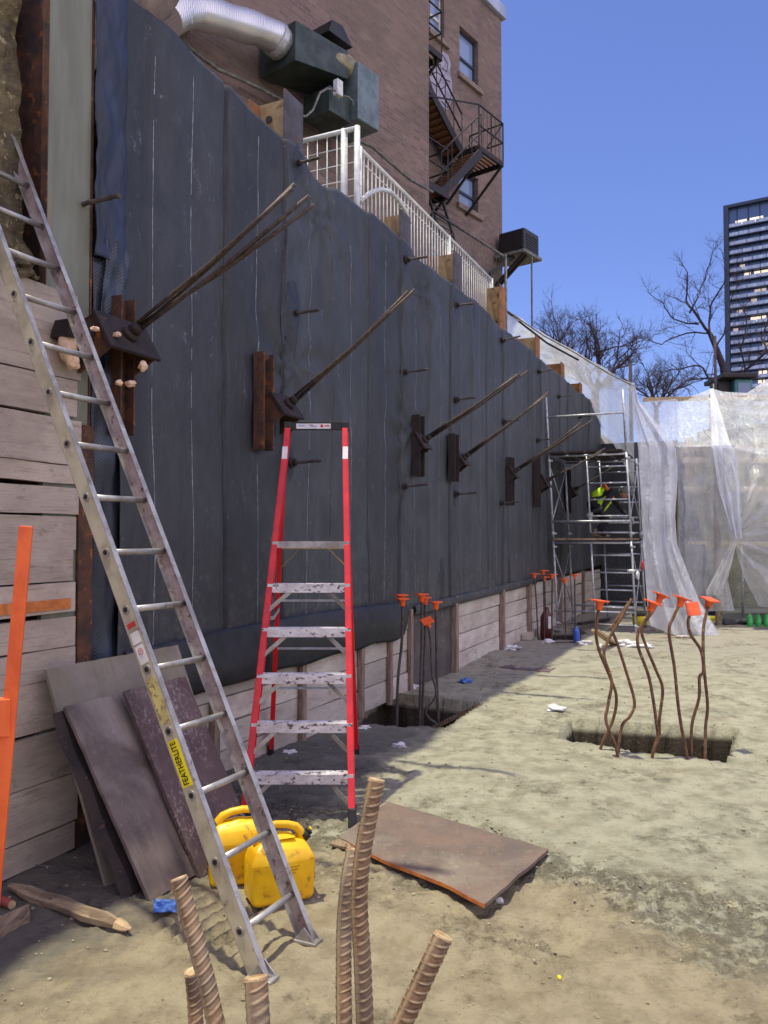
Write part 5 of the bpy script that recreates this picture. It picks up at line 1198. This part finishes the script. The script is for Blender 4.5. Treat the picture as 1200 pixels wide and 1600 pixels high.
for (a_, r_) in ((0, 0), (FW, 0), (0, 1), (FW, 1)): mb = MB(); p = SP(a_, r_, .03); mb.box(p, V((.07, 0, 0)), V((0, .07, 0)), UP * .008); mb.tube([p, p + UP * .25], .017, 8); mb.build('base_plate', M['galv'], SC)
# gloves hanging on the frame
gl_ = thing('work_gloves', 'pair of white work gloves hooked over a scaffold rung at its right post', 'gloves', D(992, 890, 15.1), 0)
mb = MB(); mb.lump(D(987, 892, 15.05), .055, .5, 3, (1.3, .5, .6), 2); mb.lump(D(996, 899, 15.05), .06, .6, 3, (.6, .5, 1.3), 5); mb.build('glove', M['paper'], gl_)
mb = MB(); mb.lump(D(1004, 884, 15.0), .06, .4, 3, (.5, .5, 1.6), 7); mb.build('cuff', M['lbl_red'], gl_)

# ================================================================== WORKER
def skin_body(name, verts, edges, radii, m_, parent, root=0, lv=1):
    me = bpy.data.meshes.new(name); inv = parent.matrix_basis.inverted(); me.from_pydata([tuple(inv @ V(v)) for v in verts], edges, []); me.materials.append(m_)
    o = bpy.data.objects.new(name, me); COL.objects.link(o); o.parent = parent
    sk = o.modifiers.new('skin', 'SKIN'); sk.use_smooth_shade = True
    for i, r_ in enumerate(radii):
        d_ = me.skin_vertices[0].data[i]; r_ = r_ if isinstance(r_, tuple) else (r_, r_); d_.radius = r_; d_.use_root = (i == root)
    ss_ = o.modifiers.new('sub', 'SUBSURF'); ss_.levels = lv; ss_.render_levels = lv + 1
    return o
dk = 1.86; wy = 16.35
WK = thing('person', 'worker in a yellow vest with an orange stripe bending over on the scaffold deck', 'person', D(940, 838, wy), 0)
hip = D(925, 782, wy); chest = D(951, 767, wy - .08); neck = D(965, 770, wy - .12); head = D(976, 770, wy - .15)
shL = chest + V((.03, -.2, -.02)); shR = chest + V((.03, .2, .0)); fo = D(940, 836, wy)
lh = hip + V((0, -.11, -.05)); rh = hip + V((0, .11, -.05)); lk = D(950, 812, wy - .25); rk = D(946, 815, wy + .1)
la_ = D(930, 834, wy - .2); ra_ = D(937, 834, wy + .12); lt = la_ + V((.22, -.02, -.03)); rt = ra_ + V((.22, .02, -.03))
elL = D(925, 790, wy - .38); elL = D(940, 796, wy - .36); haL = D(923, 800, wy - .4); elR = D(972, 798, wy + .15); haR = D(985, 808, wy + .02)
vs = [hip, hip.lerp(chest, .5), chest, neck, shL, elL, haL, shR, elR, haR, lh, lk, la_, lt, rh, rk, ra_, rt]
es = [(0, 1), (1, 2), (2, 3), (2, 4), (4, 5), (5, 6), (2, 7), (7, 8), (8, 9), (0, 10), (10, 11), (11, 12), (12, 13), (0, 14), (14, 15), (15, 16), (16, 17)]
rd = [(.15, .13), (.15, .13), (.17, .14), .06, .075, .052, .04, .075, .052, .04, .10, .075, .05, .045, .10, .075, .05, .045]
skin_body('body', vs, es, rd, M['hair'], WK)
mb = MB(); mb.lump(head, .105, .08, 3, (1.15, .9, 1.0), 1); hd = mb.build('head', M['skin'], WK)
mb = MB(); mb.lump(head + V((.015, 0, .035)), .118, .04, 3, (1.2, 1.0, .8), 1); mb.tube([head + V((.09, 0, .02)), head + V((.17, 0, -.01))], [.11, .08], 14, squash=.2); mb.build('hard_hat', M['cable'], WK)
vest = [hip + V((-.02, 0, .01)), hip.lerp(chest, .5) + V((0, 0, .01)), chest + V((0, 0, .01))]
skin_body('vest', vest, [(0, 1), (1, 2)], [(.175, .155), (.175, .155), (.195, .165)], M['vest'], WK)
mid = hip.lerp(chest, .9); ax_ = (chest - hip).normalized(); mb = MB(); mb.tube([mid, mid + ax_ * .06], .205, 20, squash=.85); mb.build('vest_stripe', M['vest_orange'], WK)
mb = MB(); mb.grid(lambda u, v: hip.lerp(chest, .2 + .8 * u) + V((0, -.19, -.05 - .30 * v * (1 - .6 * abs(u - .5)))) + V((0, .02 * math.sin(u * 9), 0)), 8, 8); mb.build('vest_flap', M['vest'], WK, thick=.01)
def hand(c, d, m_, parent):
    """gloved palm, four fingers of unequal length bent down, thumb from the side"""
    d = V(d).normalized(); s_ = d.cross(UP).normalized(); n_ = s_.cross(d); mb = MB()
    mb.box(c, d * .045, s_ * .042, n_ * .015)
    for i, L in enumerate((.062, .075, .07, .052)):
        b_ = c + d * .045 + s_ * (-.032 + .0215 * i); mb.tube([b_ - d * .01, b_ + d * L * .5 - n_ * .006, b_ + d * L * .85 - n_ * .03], [.011, .010, .008], 8)
    b_ = c - d * .02 + s_ * .04; mb.tube([b_, b_ + s_ * .025 + d * .02, b_ + s_ * .03 + d * .05], [.013, .011, .009], 8)
    mb.build('gloved_hand', m_, parent, bevel=.006)
hand(haL + V((-.01, 0, -.05)), (-.1, -.1, -1), M['paper'], WK); hand(haR + V((.03, 0, -.04)), (.5, 0, -1), M['paper'], WK)
for p in (la_, ra_): mb = MB(); mb.tube([p + V((-.06, 0, -.02)), p + V((.05, 0, -.02)), p + V((.2, 0, -.045))], [.05, .055, .04], 10, squash=.8); mb.tube([p + V((0, 0, -.02)), p + V((0.01, 0, .1))], .055, 10); mb.build('boot', M['wood_brown'], WK)

# ================================================================== PLASTIC SHEETING
def interp(tab, y):
    for (y0, x0), (y1, x1) in zip(tab, tab[1:]):
        if y0 <= y <= y1: return x0 + (x1 - x0) * (y - y0) / (y1 - y0)
    return tab[0][1] if y < tab[0][0] else tab[-1][1]
TP = thing('plastic_sheeting', 'clear plastic sheeting draped over a timber frame at the right', 'tarp', D(1100, 980, 16))
def curtain(L, R_, y0, y1, dep, name, m_, nu=60, nv=70, fold=.10, fk=9, seed=0, bulge=None, ybot=None):
    def f(u, v):
        py = y0 + (y1 - y0) * v; 
        if ybot: py = y0 + (ybot(u) - y0) * v
        px = interp(L, py) + (interp(R_, py) - interp(L, py)) * u
        d_ = dep(u, v) + fold * (.4 + .6 * v) * (math.sin(u * fk + seed + 1.6 * noise.noise(V((u * 2, v * 1.5, seed)))) * .5 + noise.noise(V((u * fk * .7, v * 1.3, seed)))) + .03 * noise.noise(V((u * 14, v * 8, seed)))
        return D(px, py, d_)
    mb = MB(); mb.grid(f, nu, nv); return mb.build(name, m_, TP)
Ld = [(597, 986), (650, 990), (700, 997), (860, 1005), (960, 1013), (998, 1021)]
Rd = [(597, 991), (628, 999), (698, 1056), (744, 1059), (807, 1055), (850, 1058), (896, 1075), (937, 1092), (997, 1128)]
curtain(Ld, Rd, 598, 996, lambda u, v: 15.3 + .35 * u * (1 - v) - .35 * v, 'side_drape', M['poly_dense'], 50, 90, .16, 12, 1, ybot=lambda u: 978 + 20 * min(1, u * 2.2))
ridge = [(990, 600), (999, 628), (1037, 625), (1075, 621), (1112, 607), (1130, 612), (1167, 614), (1200, 592), (1300, 600), (1500, 590)]
eave = [(990, 640), (1000, 655), (1058, 699), (1118, 697), (1158, 704), (1200, 712), (1500, 735)]
def roof(u, v):
    px = 992 + (1480 - 992) * u ** 1.3; a = interp(ridge, px); b_ = interp(eave, px); dd = 18.2 - 2.0 * v * min(1, (px - 985) / 70)
    dd = dd if px > 1060 else 15.6 + (dd - 15.6) * max(0, (px - 995) / 65)
    rad = math.atan2(px - 1112, 30 + 90 * v); return D(px, a + (b_ - a) * v, dd + .10 * math.sin(rad * 14) * v * (1 - v * .5) + .10 * noise.noise(V((px * .03, v * 3, 1))))
mb = MB(); mb.grid(roof, 160, 40); mb.build('roof_sheet', M['poly'], TP)
C1L = [(690, 1056), (744, 1059), (990, 1062)]; C1R = [(690, 1126), (760, 1134), (842, 1151), (875, 1145), (905, 1137), (960, 1149)]
curtain(C1L, C1R, 696, 955, lambda u, v: 16.25 + .3 * v, 'front_curtain', M['poly'], 50, 60, .12, 10, 3)
C2L = [(690, 1116), (760, 1130), (830, 1142), (860, 1150), (900, 1162), (948, 1186)]; C2R = [(690, 1480), (948, 1480)]
def c2(u, v):
    py = 700 + 248 * v; px = interp(C2L, py) + (1480 - interp(C2L, py)) * u; rad = math.atan2(py - 842, px - 1140)
    return D(px, py, 16.0 + .16 * math.sin(rad * 13) * min(1, math.hypot(px - 1150, py - 842) / 40) + .06 * noise.noise(V((px * .05, py * .05, 0))) + .1 * v)
mb = MB(); mb.grid(c2, 140, 70); mb.build('front_curtain', M['poly'], TP)
curtain([(690, 1112), (760, 1122), (842, 1146)], [(690, 1146), (760, 1158), (842, 1160)], 606 + 90, 842, lambda u, v: 15.9, 'gathered_fold', M['poly_dense'], 24, 40, .10, 16, 5)
curtain([(606, 1109), (690, 1112), (700, 1112)], [(606, 1115), (690, 1140), (700, 1146)], 607, 700, lambda u, v: 17.9 - 1.95 * v, 'gathered_fold', M['poly_dense'], 16, 30, .06, 12, 6)
curtain([(740, 1058), (960, 1062)], [(740, 1070), (830, 1096), (960, 1125)], 720, 962, lambda u, v: 16.7 + .2 * u, 'inner_sheet', M['blue_mem'], 30, 40, .12, 9, 8)
curtain([(842, 1146), (922, 1104), (935, 1104)], [(842, 1152), (880, 1143), (935, 1125)], 850, 930, lambda u, v: 15.85 + .2 * v, 'gathered_fold', M['poly'], 20, 30, .08, 12, 7)
# the sheet sloping from the fence down to the scaffold corner
top = [(783, 476, 16.0), (815, 498, 16.8), (850, 522, 17.4), (900, 549, 17.6), (950, 580, 16.6), (990, 600, 15.4)]
botd = [16.5, 18.0, 20.0, 22.5, 23.5, 22.0]
bot = [(790, 525), (815, 550), (850, 580), (900, 626), (950, 700), (992, 770)]
def slope(u, v):
    i = min(4, int(u * 5)); f = u * 5 - i; a = D(*top[i]).lerp(D(*top[i + 1]), f); p, q = bot[i], bot[i + 1]
    bx_, by_ = p[0] + (q[0] - p[0]) * f, p[1] + (q[1] - p[1]) * f; b_ = D(bx_, by_, botd[i] + (botd[i + 1] - botd[i]) * f)
    c = a.lerp(b_, v); return c + V((0, .10 * noise.noise(V((u * 6, v * 2, 3))) + .04 * math.sin(u * 30 + v * 4), .05 * noise.noise(V((u * 5, v * 3, 8)))))
mb = MB(); mb.grid(slope, 100, 30); mb.build('sloping_sheet', M['poly_slope'], TP)
mb = MB(); mb.tube([D(x, y + 3, d_) for x, y, d_ in top], .014, 8); mb.build('edge_rope', M['cable'], TP)
mb = MB(); mb.tube([D(x + 4, y + 6 + 8 * math.sin(i * .6), d_ + .2) for i, (x, y, d_) in enumerate(top[:4])], .022, 6); mb.build('edge_rope', M['black'], TP)
# black weighting along the foot of the curtain
mb = MB(); mb.grid(lambda u, v: D(1128 + 200 * u, 964 - 12 * math.sin(math.pi * v) - 30 * max(0, u - .15) * .6 + 10 * v, 16.4 - .7 * v) if 0 else G(1128 + 230 * u, 976 - 26 * v - 10 * u, .03 + .12 * math.sin(math.pi * v) + .03 * noise.noise(V((u * 14, v * 3, 0)))), 60, 10); mb.build('black_skirt', M['membrane'], TP)
# timber frame that carries it
TF = thing('timber_structure', 'pale timber frame standing inside the plastic sheeting', 'frame', D(1120, 960, 17))
for (px, yy) in ((1064, 16.9), (1122, 16.7), (1240, 16.7), (1400, 16.7)):
    p = D(px, 900, yy); mb = MB(); mb.bx(p.x - .05, p.x + .05, p.y - .05, p.y + .05, 0, 3.72); mb.build('post', M['wood_pale'] if px != 1122 else M['wood_brown'], TF)
for (z_, h_) in ((3.50, .12), (2.90, .10), (1.75, .06)):
    a = D(1062, 800, 17.0); b = D(1500, 800, 16.8); mb = MB(); mb.bx(a.x, b.x, 16.78, 16.83, z_ - h_ / 2, z_ + h_ / 2); mb.build('rail', M['cream_timber'], TF)
mb = MB(); a = D(1112, 612, 17.85); mb.bar(V((a.x, 17.85, 3.6)), a - UP * .05, .09, .09); mb.bar(V((a.x - 1.45, 18.15, 5.03)), V((a.x + 4, 18.1, 5.12)), .09, .09); mb.build('ridge_pole', M['wood_pale'], TF)
# posts in the dark opening
mb = MB(); p = D(1160, 900, 17.4); mb.tube([V((p.x, p.y, 0)), V((p.x, p.y, 1.7))], .03, 8); single('steel_prop', mb, M['galv'], 'thin steel prop in the dark gap of the sheeting', 'prop', (p.x, p.y, 0))
mb = MB(); mb.tube([D(986, 568, 15.0), D(986, 568, 15.0) - UP * .5], .03, 8); 

# ================================================================== SMALL THINGS ON THE GROUND
def lathe(prof, c, seg=20):
    mb = MB(); b = 0
    for r_, z in prof:
        for k in range(seg): a = 2 * math.pi * k / seg; mb.v.append(V(c) + V((r_ * math.cos(a), r_ * math.sin(a), z)))
    for i in range(len(prof) - 1):
        for k in range(seg): k2 = (k + 1) % seg; mb.f.append([i * seg + k, i * seg + k2, (i + 1) * seg + k2, (i + 1) * seg + k]); mb.sm.append(True)
    mb.f.append(list(range(seg))[::-1]); mb.sm.append(False); mb.f.append([(len(prof) - 1) * seg + k for k in range(seg)]); mb.sm.append(False)
    return mb
c = G(1000, 982); bk_ = thing('bucket', 'grey pail with a yellow label under the right scaffold post', 'bucket', c)
lathe([(.13, 0), (.155, .32), (.165, .32), (.165, .35), (.15, .35)], c).build('pail', M['cable'], bk_); lathe([(.143, .08), (.154, .26)], c, 20).build('label', M['lbl_yellow'], bk_)
c = G(1110, 975); jg = thing('jug', 'clear plastic jug with a yellow label beside the sheeting', 'jug', c)
lathe([(.11, 0), (.125, .04), (.125, .22), (.06, .30), (.04, .32), (.04, .36)], c).build('bottle', M['poly'], jg); lathe([(.127, .07), (.127, .18)], c).build('label', M['lbl_yellow'], jg)
GBt = 'green bottles in a shrink wrapped pack'
mgr = pm('green_bottle', rgb(70, 180, 90), rgb(50, 150, 70), 10, .25, 0, .1)
proto = None; lbs = ('leftmost front green bottle of the pack at the right edge', 'second green bottle of the pack at the right edge', 'third green bottle of the pack at the right edge', 'back row left green bottle of the pack', 'back row middle green bottle of the pack', 'back row right green bottle of the pack')
for i in range(6):
    c = G(1172 + 13 * (i % 3), 981 - 4 * (i // 3))
    if proto is None:
        proto = thing('green_bottle', lbs[0], 'bottle', c, 0, GBt); lathe([(.05, 0), (.06, .02), (.06, .17), (.04, .20), (.025, .215), (.025, .24)], c, 14).build('glass', mgr, proto); lathe([(.0565, .05), (.0565, .10)], c, 14).build('label', M['lbl_white'], proto)
    else: dup(proto, c, label=lbs[i])
c = G(901, 1008); bb = thing('blue_bottle', 'blue plastic bottle standing in front of the scaffold', 'bottle', c); lathe([(.05, 0), (.055, .02), (.055, .24), (.04, .28), (.03, .28)], c).build('body', pm('deep_blue_plastic', rgb(40, 80, 170), rgb(30, 66, 150), 6, .4), bb); lathe([(.03, .28), (.03, .31)], c).build('lid', M['blue'], bb)
c = G(854, 998); rb_ = thing('red_bottle', 'dark red bottle with a white label by the low planks', 'bottle', c); lathe([(.10, 0), (.115, .03), (.11, .40), (.05, .52), (.04, .58)], c).build('body', pm('dark_red_plastic', rgb(90, 34, 36), rgb(70, 28, 30), 6, .4), rb_)
mb = MB(); q = c + V((.03, -.112, 0)); mb.bx(q.x - .02, q.x + .03, q.y - .006, q.y, .2, .42); mb.build('label', M['lbl_white'], rb_)
def wood(a, b, w_, h_, lb, m_='wood_brown', name='timber_offcut'):
    mb = MB(); mb.bar(a, b, w_, h_); single(name, mb, M[m_], lb, 'timber', (V(a) + V(b)) / 2, bevel=.004)
wood(GG(822, 1004) + UP * .06, GG(842, 985) + UP * .06, .16, .10, 'grey wooden block lying by the pale plank bays', 'lag')
wood(G(930, 985, .35), G(962, 1008, .03), .14, .04, 'pale plank lying tilted among the debris under the scaffold', 'wood_pale')
wood(G(940, 1000, .03), G(1080, 996, .03), .10, .04, 'long plank on the ground in front of the scaffold', 'wood_brown')
wood(G(860, 1006, .03), G(925, 1004, .03), .08, .05, 'dark red edging board in front of the far rebars', 'rust')
wood(G(905, 975, .2), G(950, 968, .05), .10, .05, 'dark timber under the scaffold base', 'rust_dark')
wood(G(1020, 985, .03), G(1066, 980, .03), .12, .03, 'flat board end beside the side drape', 'wood_pale')
PB = [(642, 1079, .07, 'paper', 'crumpled white paper behind the wall pit'), (728, 1068, .07, 'blue', 'small crumpled blue wrapper on the ground near the pier'), (624, 1168, .05, 'paper', 'white paper scrap right of the stepladder foot'),
      (866, 1116, .08, 'paper', 'white torn plastic scrap left of the nearer pit'), (450, 1158, .05, 'paper', 'white crumpled lump between the stepladder rear rails, upper'), (454, 1183, .045, 'paper', 'white crumpled lump between the stepladder rails, lower'),
      (789, 1005, .11, 'paper', 'white bag scrap against the plank bays'), (982, 1013, .15, 'paper', 'white crumpled bag in front of the scaffold'), (1010, 1015, .10, 'paper', 'small white rag right of the crumpled bag'),
      (857, 1008, .09, 'paper', 'white scrap beside the dark red bottle'), (912, 1010, .10, 'paper', 'white scrap right of the blue bottle'), (568, 1141, .05, 'paper', 'white scrap at the left rim of the wall pit'),
      (1066, 999, .08, 'poly', 'clear plastic cup at the foot of the drape'), (800, 1018, .10, 'paper', 'flat white strip near the wooden block'), (940, 1014, .06, 'paper', 'thin white scrap between bag and bottle')]
for i, (x, y, r_, m_, lb) in enumerate(PB):
    p = GG(x, y); mb = MB(); mb.lump(p + UP * r_ * .2, r_, 1.1, 3, (1.1, .8, .42), i * 3 + 2); single('litter', mb, M[m_], lb, 'litter', p)
mb = MB(); p = GG(874, 1533); mb.lump(p + UP * .006, .011, .3, 2, (.8, 1.2, .8), 3); single('yellow_plug', mb, M['lbl_yellow'], 'tiny yellow plug on the sandy mud at the lower right', 'plug', p)
mb = MB(); p = GG(547, 1336); mb.lump(p + UP * .006, .011, .3, 2, (1, 1, .8), 5); single('yellow_plug', mb, M['lbl_yellow'], 'tiny yellow plug left of the flat plywood sheet', 'plug', p)
mb = MB(); p = GG(780, 1408); mb.lump(p + UP * .012, .02, .4, 2, (1.2, 1, .8), 8); single('pale_stone', mb, M['paper'], 'small white stone at the near corner of the flat plywood', 'stone', p)
mb = MB(); mb.tube([GG(x, y) + UP * .012 for x, y in ((880, 1163), (830, 1117), (800, 1112), (760, 1109))], .004, 5)
# boards lining the wall pit
wood(GG(600, 1091) + UP * .0, GG(752, 1109) + UP * .0, .03, .05, 'thin board along the far rim of the wall pit', 'wood_brown', 'rim_board')

# ================================================================== BARE TREES
def twig(mb, p, d, L, r, lev, rr, up=.12, seg=4, spread=.75):
    n = 4; pts = [p]; q = p; dd = d.normalized()
    for i in range(n):
        dd = (dd + V((rr.gauss(0, .16), rr.gauss(0, .16), rr.gauss(0, .12) + up * .35))).normalized(); q = q + dd * (L / n); pts.append(q)
    mb.tube(pts, [r * (1 - .55 * i / n) for i in range(n + 1)], seg, caps=False)
    if lev <= 0: return
    for k in range(rr.randint(3, 4) + (lev == 1)):
        i = rr.randint(1, n); s_ = pts[i]; nd = (dd * .8 + V((rr.gauss(0, spread), rr.gauss(0, spread), rr.gauss(.15, spread * .7)))).normalized()
        twig(mb, s_, nd, L * rr.uniform(.5, .78), r * .52, lev - 1, rr, up, 4 if lev > 1 else 3, spread)
def tree(px, py, depth, crown_h, label, seed, lev=5, r0=.22, L0=None, spread=.6):
    rr = random.Random(seed); base = D(px, py, depth); t = thing('bare_tree', label, 'tree', (base.x, base.y, 4.3), 0, 'bare winter trees against the sky')
    fork = base; mb = MB(); mb.tube([V((base.x, base.y, 4.3)), base], [r0 * 1.3, r0], 10); mb.build('trunk', M['bark'], t)
    mb = MB()
    for k in range(7):
        a = 2 * math.pi * k / 7 + rr.random(); d_ = V((math.cos(a) * .85, math.sin(a) * .85, 1.0)); twig(mb, fork, d_, (L0 or crown_h * .36) * rr.uniform(.8, 1.1), r0 * .55, lev, rr, .16, 5, spread)
    mb.build('crown', M['bark'], t)
    return t
tree(930, 612, 46, 6.2, 'bushy bare tree standing left, above the sloping plastic sheet', 11, 5, .22, 2.6)
tree(880, 590, 52, 5, 'slimmer bare tree at the left of the group, behind the sheet', 21, 5, .16, 2.3)
tree(1025, 640, 60, 4, 'low bare tree behind the sheeting between the two larger trees', 31, 5, .18, 2.9, .75)
rr = random.Random(77); dT = 32; zt4 = 4.3
ZT4 = lambda X, Y: D(780 + X / 2.857, 300 + Y / 2.857, dT)
tb_ = thing('bare_tree', 'largest bare tree spreading black branches in front of the tower', 'tree', (ZT4(1010, 850).x, dT, 4.3), 0, 'bare winter trees against the sky')
mb = MB(); p = ZT4(1010, 850); path = [V((p.x + .1, p.y, 4.3)), p] + [ZT4(*q) for q in ((1000, 780), (970, 700), (940, 630))]; mb.tube(path, [.20, .16, .14, .11, .09], 10); mb.build('trunk', M['bark'], tb_)
mb = MB()
for pp, r_ in (([(940, 630), (890, 590), (850, 540), (850, 470), (820, 380), (805, 320)], .085), ([(850, 540), (870, 480), (920, 400), (940, 250)], .05), ([(890, 590), (800, 550), (720, 510), (640, 450)], .05), ([(940, 630), (830, 620), (740, 665), (650, 665)], .05),
               ([(940, 630), (960, 500), (990, 400), (985, 270)], .06), ([(1000, 810), (960, 830), (880, 785), (800, 780), (700, 810)], .07), ([(960, 830), (870, 830), (790, 880), (720, 900)], .05), ([(1010, 850), (1100, 800), (1160, 720), (1190, 640), (1230, 500)], .10), ([(1160, 720), (1250, 690), (1350, 640)], .06), ([(1100, 800), (1080, 700), (1090, 600), (1070, 520)], .05), ([(970, 700), (1010, 600), (1040, 500), (1060, 400)], .05)):
    pts = [ZT4(*q) + V((0, rr.uniform(-.6, .6) * (i > 0), 0)) for i, q in enumerate(pp)]; path = smooth_path(pts, .25); n = len(path)
    path = [q + V((rr.gauss(0, .02), rr.gauss(0, .02), rr.gauss(0, .02))) if i else q for i, q in enumerate(path)]
    mb.tube(path, [r_ * .75 * (1 - .8 * i / n) for i in range(n)], 6)
    for i in range(2, n, 2):
        u = (path[min(i + 1, n - 1)] - path[i - 1]).normalized(); 
        for _ in range(2):
            nd = (u * .7 + V((rr.gauss(0, .6), rr.gauss(0, .6), rr.gauss(.2, .5)))).normalized(); twig(mb, path[i], nd, rr.uniform(.5, 1.1) * (.6 + .7 * (1 - i / n)), r_ * .20 * (1 - .6 * i / n) + .005, 2, rr, .1, 4, .55)
mb.build('crown', M['bark'], tb_)

# ================================================================== TOWER AND MACHINE
TW = thing('apartment_tower', 'dark glass apartment tower with balcony bands and a few lit windows', 'tower', D(1137, 640, 272), 0)
a = D(1134, 600, 272); b = D(1330, 600, 252); ud = V((b.x - a.x, b.y - a.y, 0)).normalized(); nd = V((ud.y, -ud.x, 0)); TWL = (V((b.x, b.y, 0)) - V((a.x, a.y, 0))).length
ztop = D(1134, 322, 272).z; O = V((a.x, a.y, 0))
def tp(s_, n_, z): return O + ud * s_ + nd * n_ + UP * z
def tb(mb, s0, s1, n0, n1, z0, z1): return mb.box(tp((s0 + s1) / 2, (n0 + n1) / 2, (z0 + z1) / 2), ud * ((s1 - s0) / 2), nd * ((n1 - n0) / 2), UP * ((z1 - z0) / 2))
mb = MB(); tb(mb, .3, TWL, -22, -1.6, 4, ztop - .6); mb.build('glass_body', M['tower_glass'], TW)
mb = MB(); tb(mb, 0, 1.6, -22, .3, 4, ztop); tb(mb, 1.6, TWL, -22, .3, ztop - 1.0, ztop); mb.build('dark_surround', M['tower_frame'], TW)
fh = 3.12; nf = int((ztop - 9) / fh); rr = random.Random(13)
for k in range(nf):
    z = ztop - 8.0 - k * fh
    mb = MB(); tb(mb, 1.7, TWL, -1.6, .15, z - .30, z - .05); mb.build('floor_slab', M['tower_frame'], TW)
    mb = MB(); x = 1.8
    while x < TWL - 1:
        w_ = rr.choice((3.2, 4.2, 5.5)); tb(mb, x, min(TWL, x + w_ - .25), .0, .14, z + .0, z + 1.15); x += w_
    mb.build('balcony_front', M['tower_rail'], TW)
mb = MB(); x = 4
while x < TWL: tb(mb, x, x + .3, -1.6, -1.4, 6, ztop - 1.2); x += 3.6
mb.build('mullions', M['tower_frame'], TW)
for (px, py, w_, m_) in ((1158, 350, 3.6, 'lit'), (1182, 346, 4.2, 'lit'), (1168, 432, 2, 'lit'), (1190, 430, 4.6, 'lit'), (1188, 455, 3.6, 'lit_dim'), (1185, 497, 4.8, 'lit'), (1192, 575, 2.6, 'lit'), (1190, 590, 2.2, 'lit'), (1160, 410, 1.6, 'lit_dim'), (1156, 485, 1.8, 'lit_dim'), (1178, 470, 1.8, 'lit_dim'), (1196, 545, 2, 'lit_dim'), (1150, 520, 1.6, 'lit_dim')):
    p = onp(px, py, tp(0, -1.55, 0), nd); s_ = (p - O).dot(ud); k = round((ztop - 8.0 - p.z + 1.9) / fh); z = ztop - 8.0 - k * fh
    mb = MB(); tb(mb, s_ - w_ / 2, s_ + w_ / 2, -1.598, -1.5, z + .9, z + 2.5); mb.build('lit_window', M[m_], TW)
EX = thing('excavator', 'teal machine cab with a dark roof showing above the sheeting', 'excavator', D(1145, 640, 27), 0)
a = D(1118, 612, 27); b = D(1172, 588, 27); z0, z1 = 4.35, b.z
p0 = D(1140, 600, 27).x; p1 = D(1168, 600, 27).x
mb = MB(); mb.bx(p0, p1, 26.6, 27.8, 5.6, z1 - .16); mb.build('cab', M['teal'], EX, bevel=.05)
mb = MB(); mb.bx(a.x, b.x, 26.4, 28, z1 - .158, z1); mb.build('cab_roof', M['dark_iron'], EX, bevel=.03)
mb = MB(); mb.bx(a.x + .05, p0 - .01, 26.9, 27.6, 5.6, z1 - .16); mb.build('cab_frame', M['black'], EX)
mb = MB(); mb.bx(p0 + .1, p1 - .1, 26.58, 26.6, 6.0, z1 - .3); mb.build('window', M['tower_glass'], EX)
mb = MB(); mb.bx(a.x - .2, b.x + .4, 26.4, 28.2, 5.0, 5.6); mb.build('chassis', M['dark_iron'], EX, bevel=.04)
mb = MB(); mb.bx(a.x - .3, b.x + .5, 26.3, 26.7, 4.35, 5.0); mb.bx(a.x - .3, b.x + .5, 27.9, 28.3, 4.35, 5.0); mb.build('track', M['black'], EX, bevel=.1)
mb = MB(); mb.tube([D(1116, 600, 27), V((a.x, 27, 5.4))], .10, 8); mb.build('exhaust', M['black'], EX)
# site poles
for (px, y0, dd, lb) in ((985, 568, 20, 'dark reddish pole rising behind the sloping sheet corner'), (1117, 525, 24, 'grey timber pole beside the big bare tree')):
    p = D(px, y0, dd); mb = MB(); mb.tube([p, V((p.x, p.y, 4.3))], .045, 8); single('site_pole', mb, M['bark'], lb, 'pole', (p.x, p.y, 4.3))
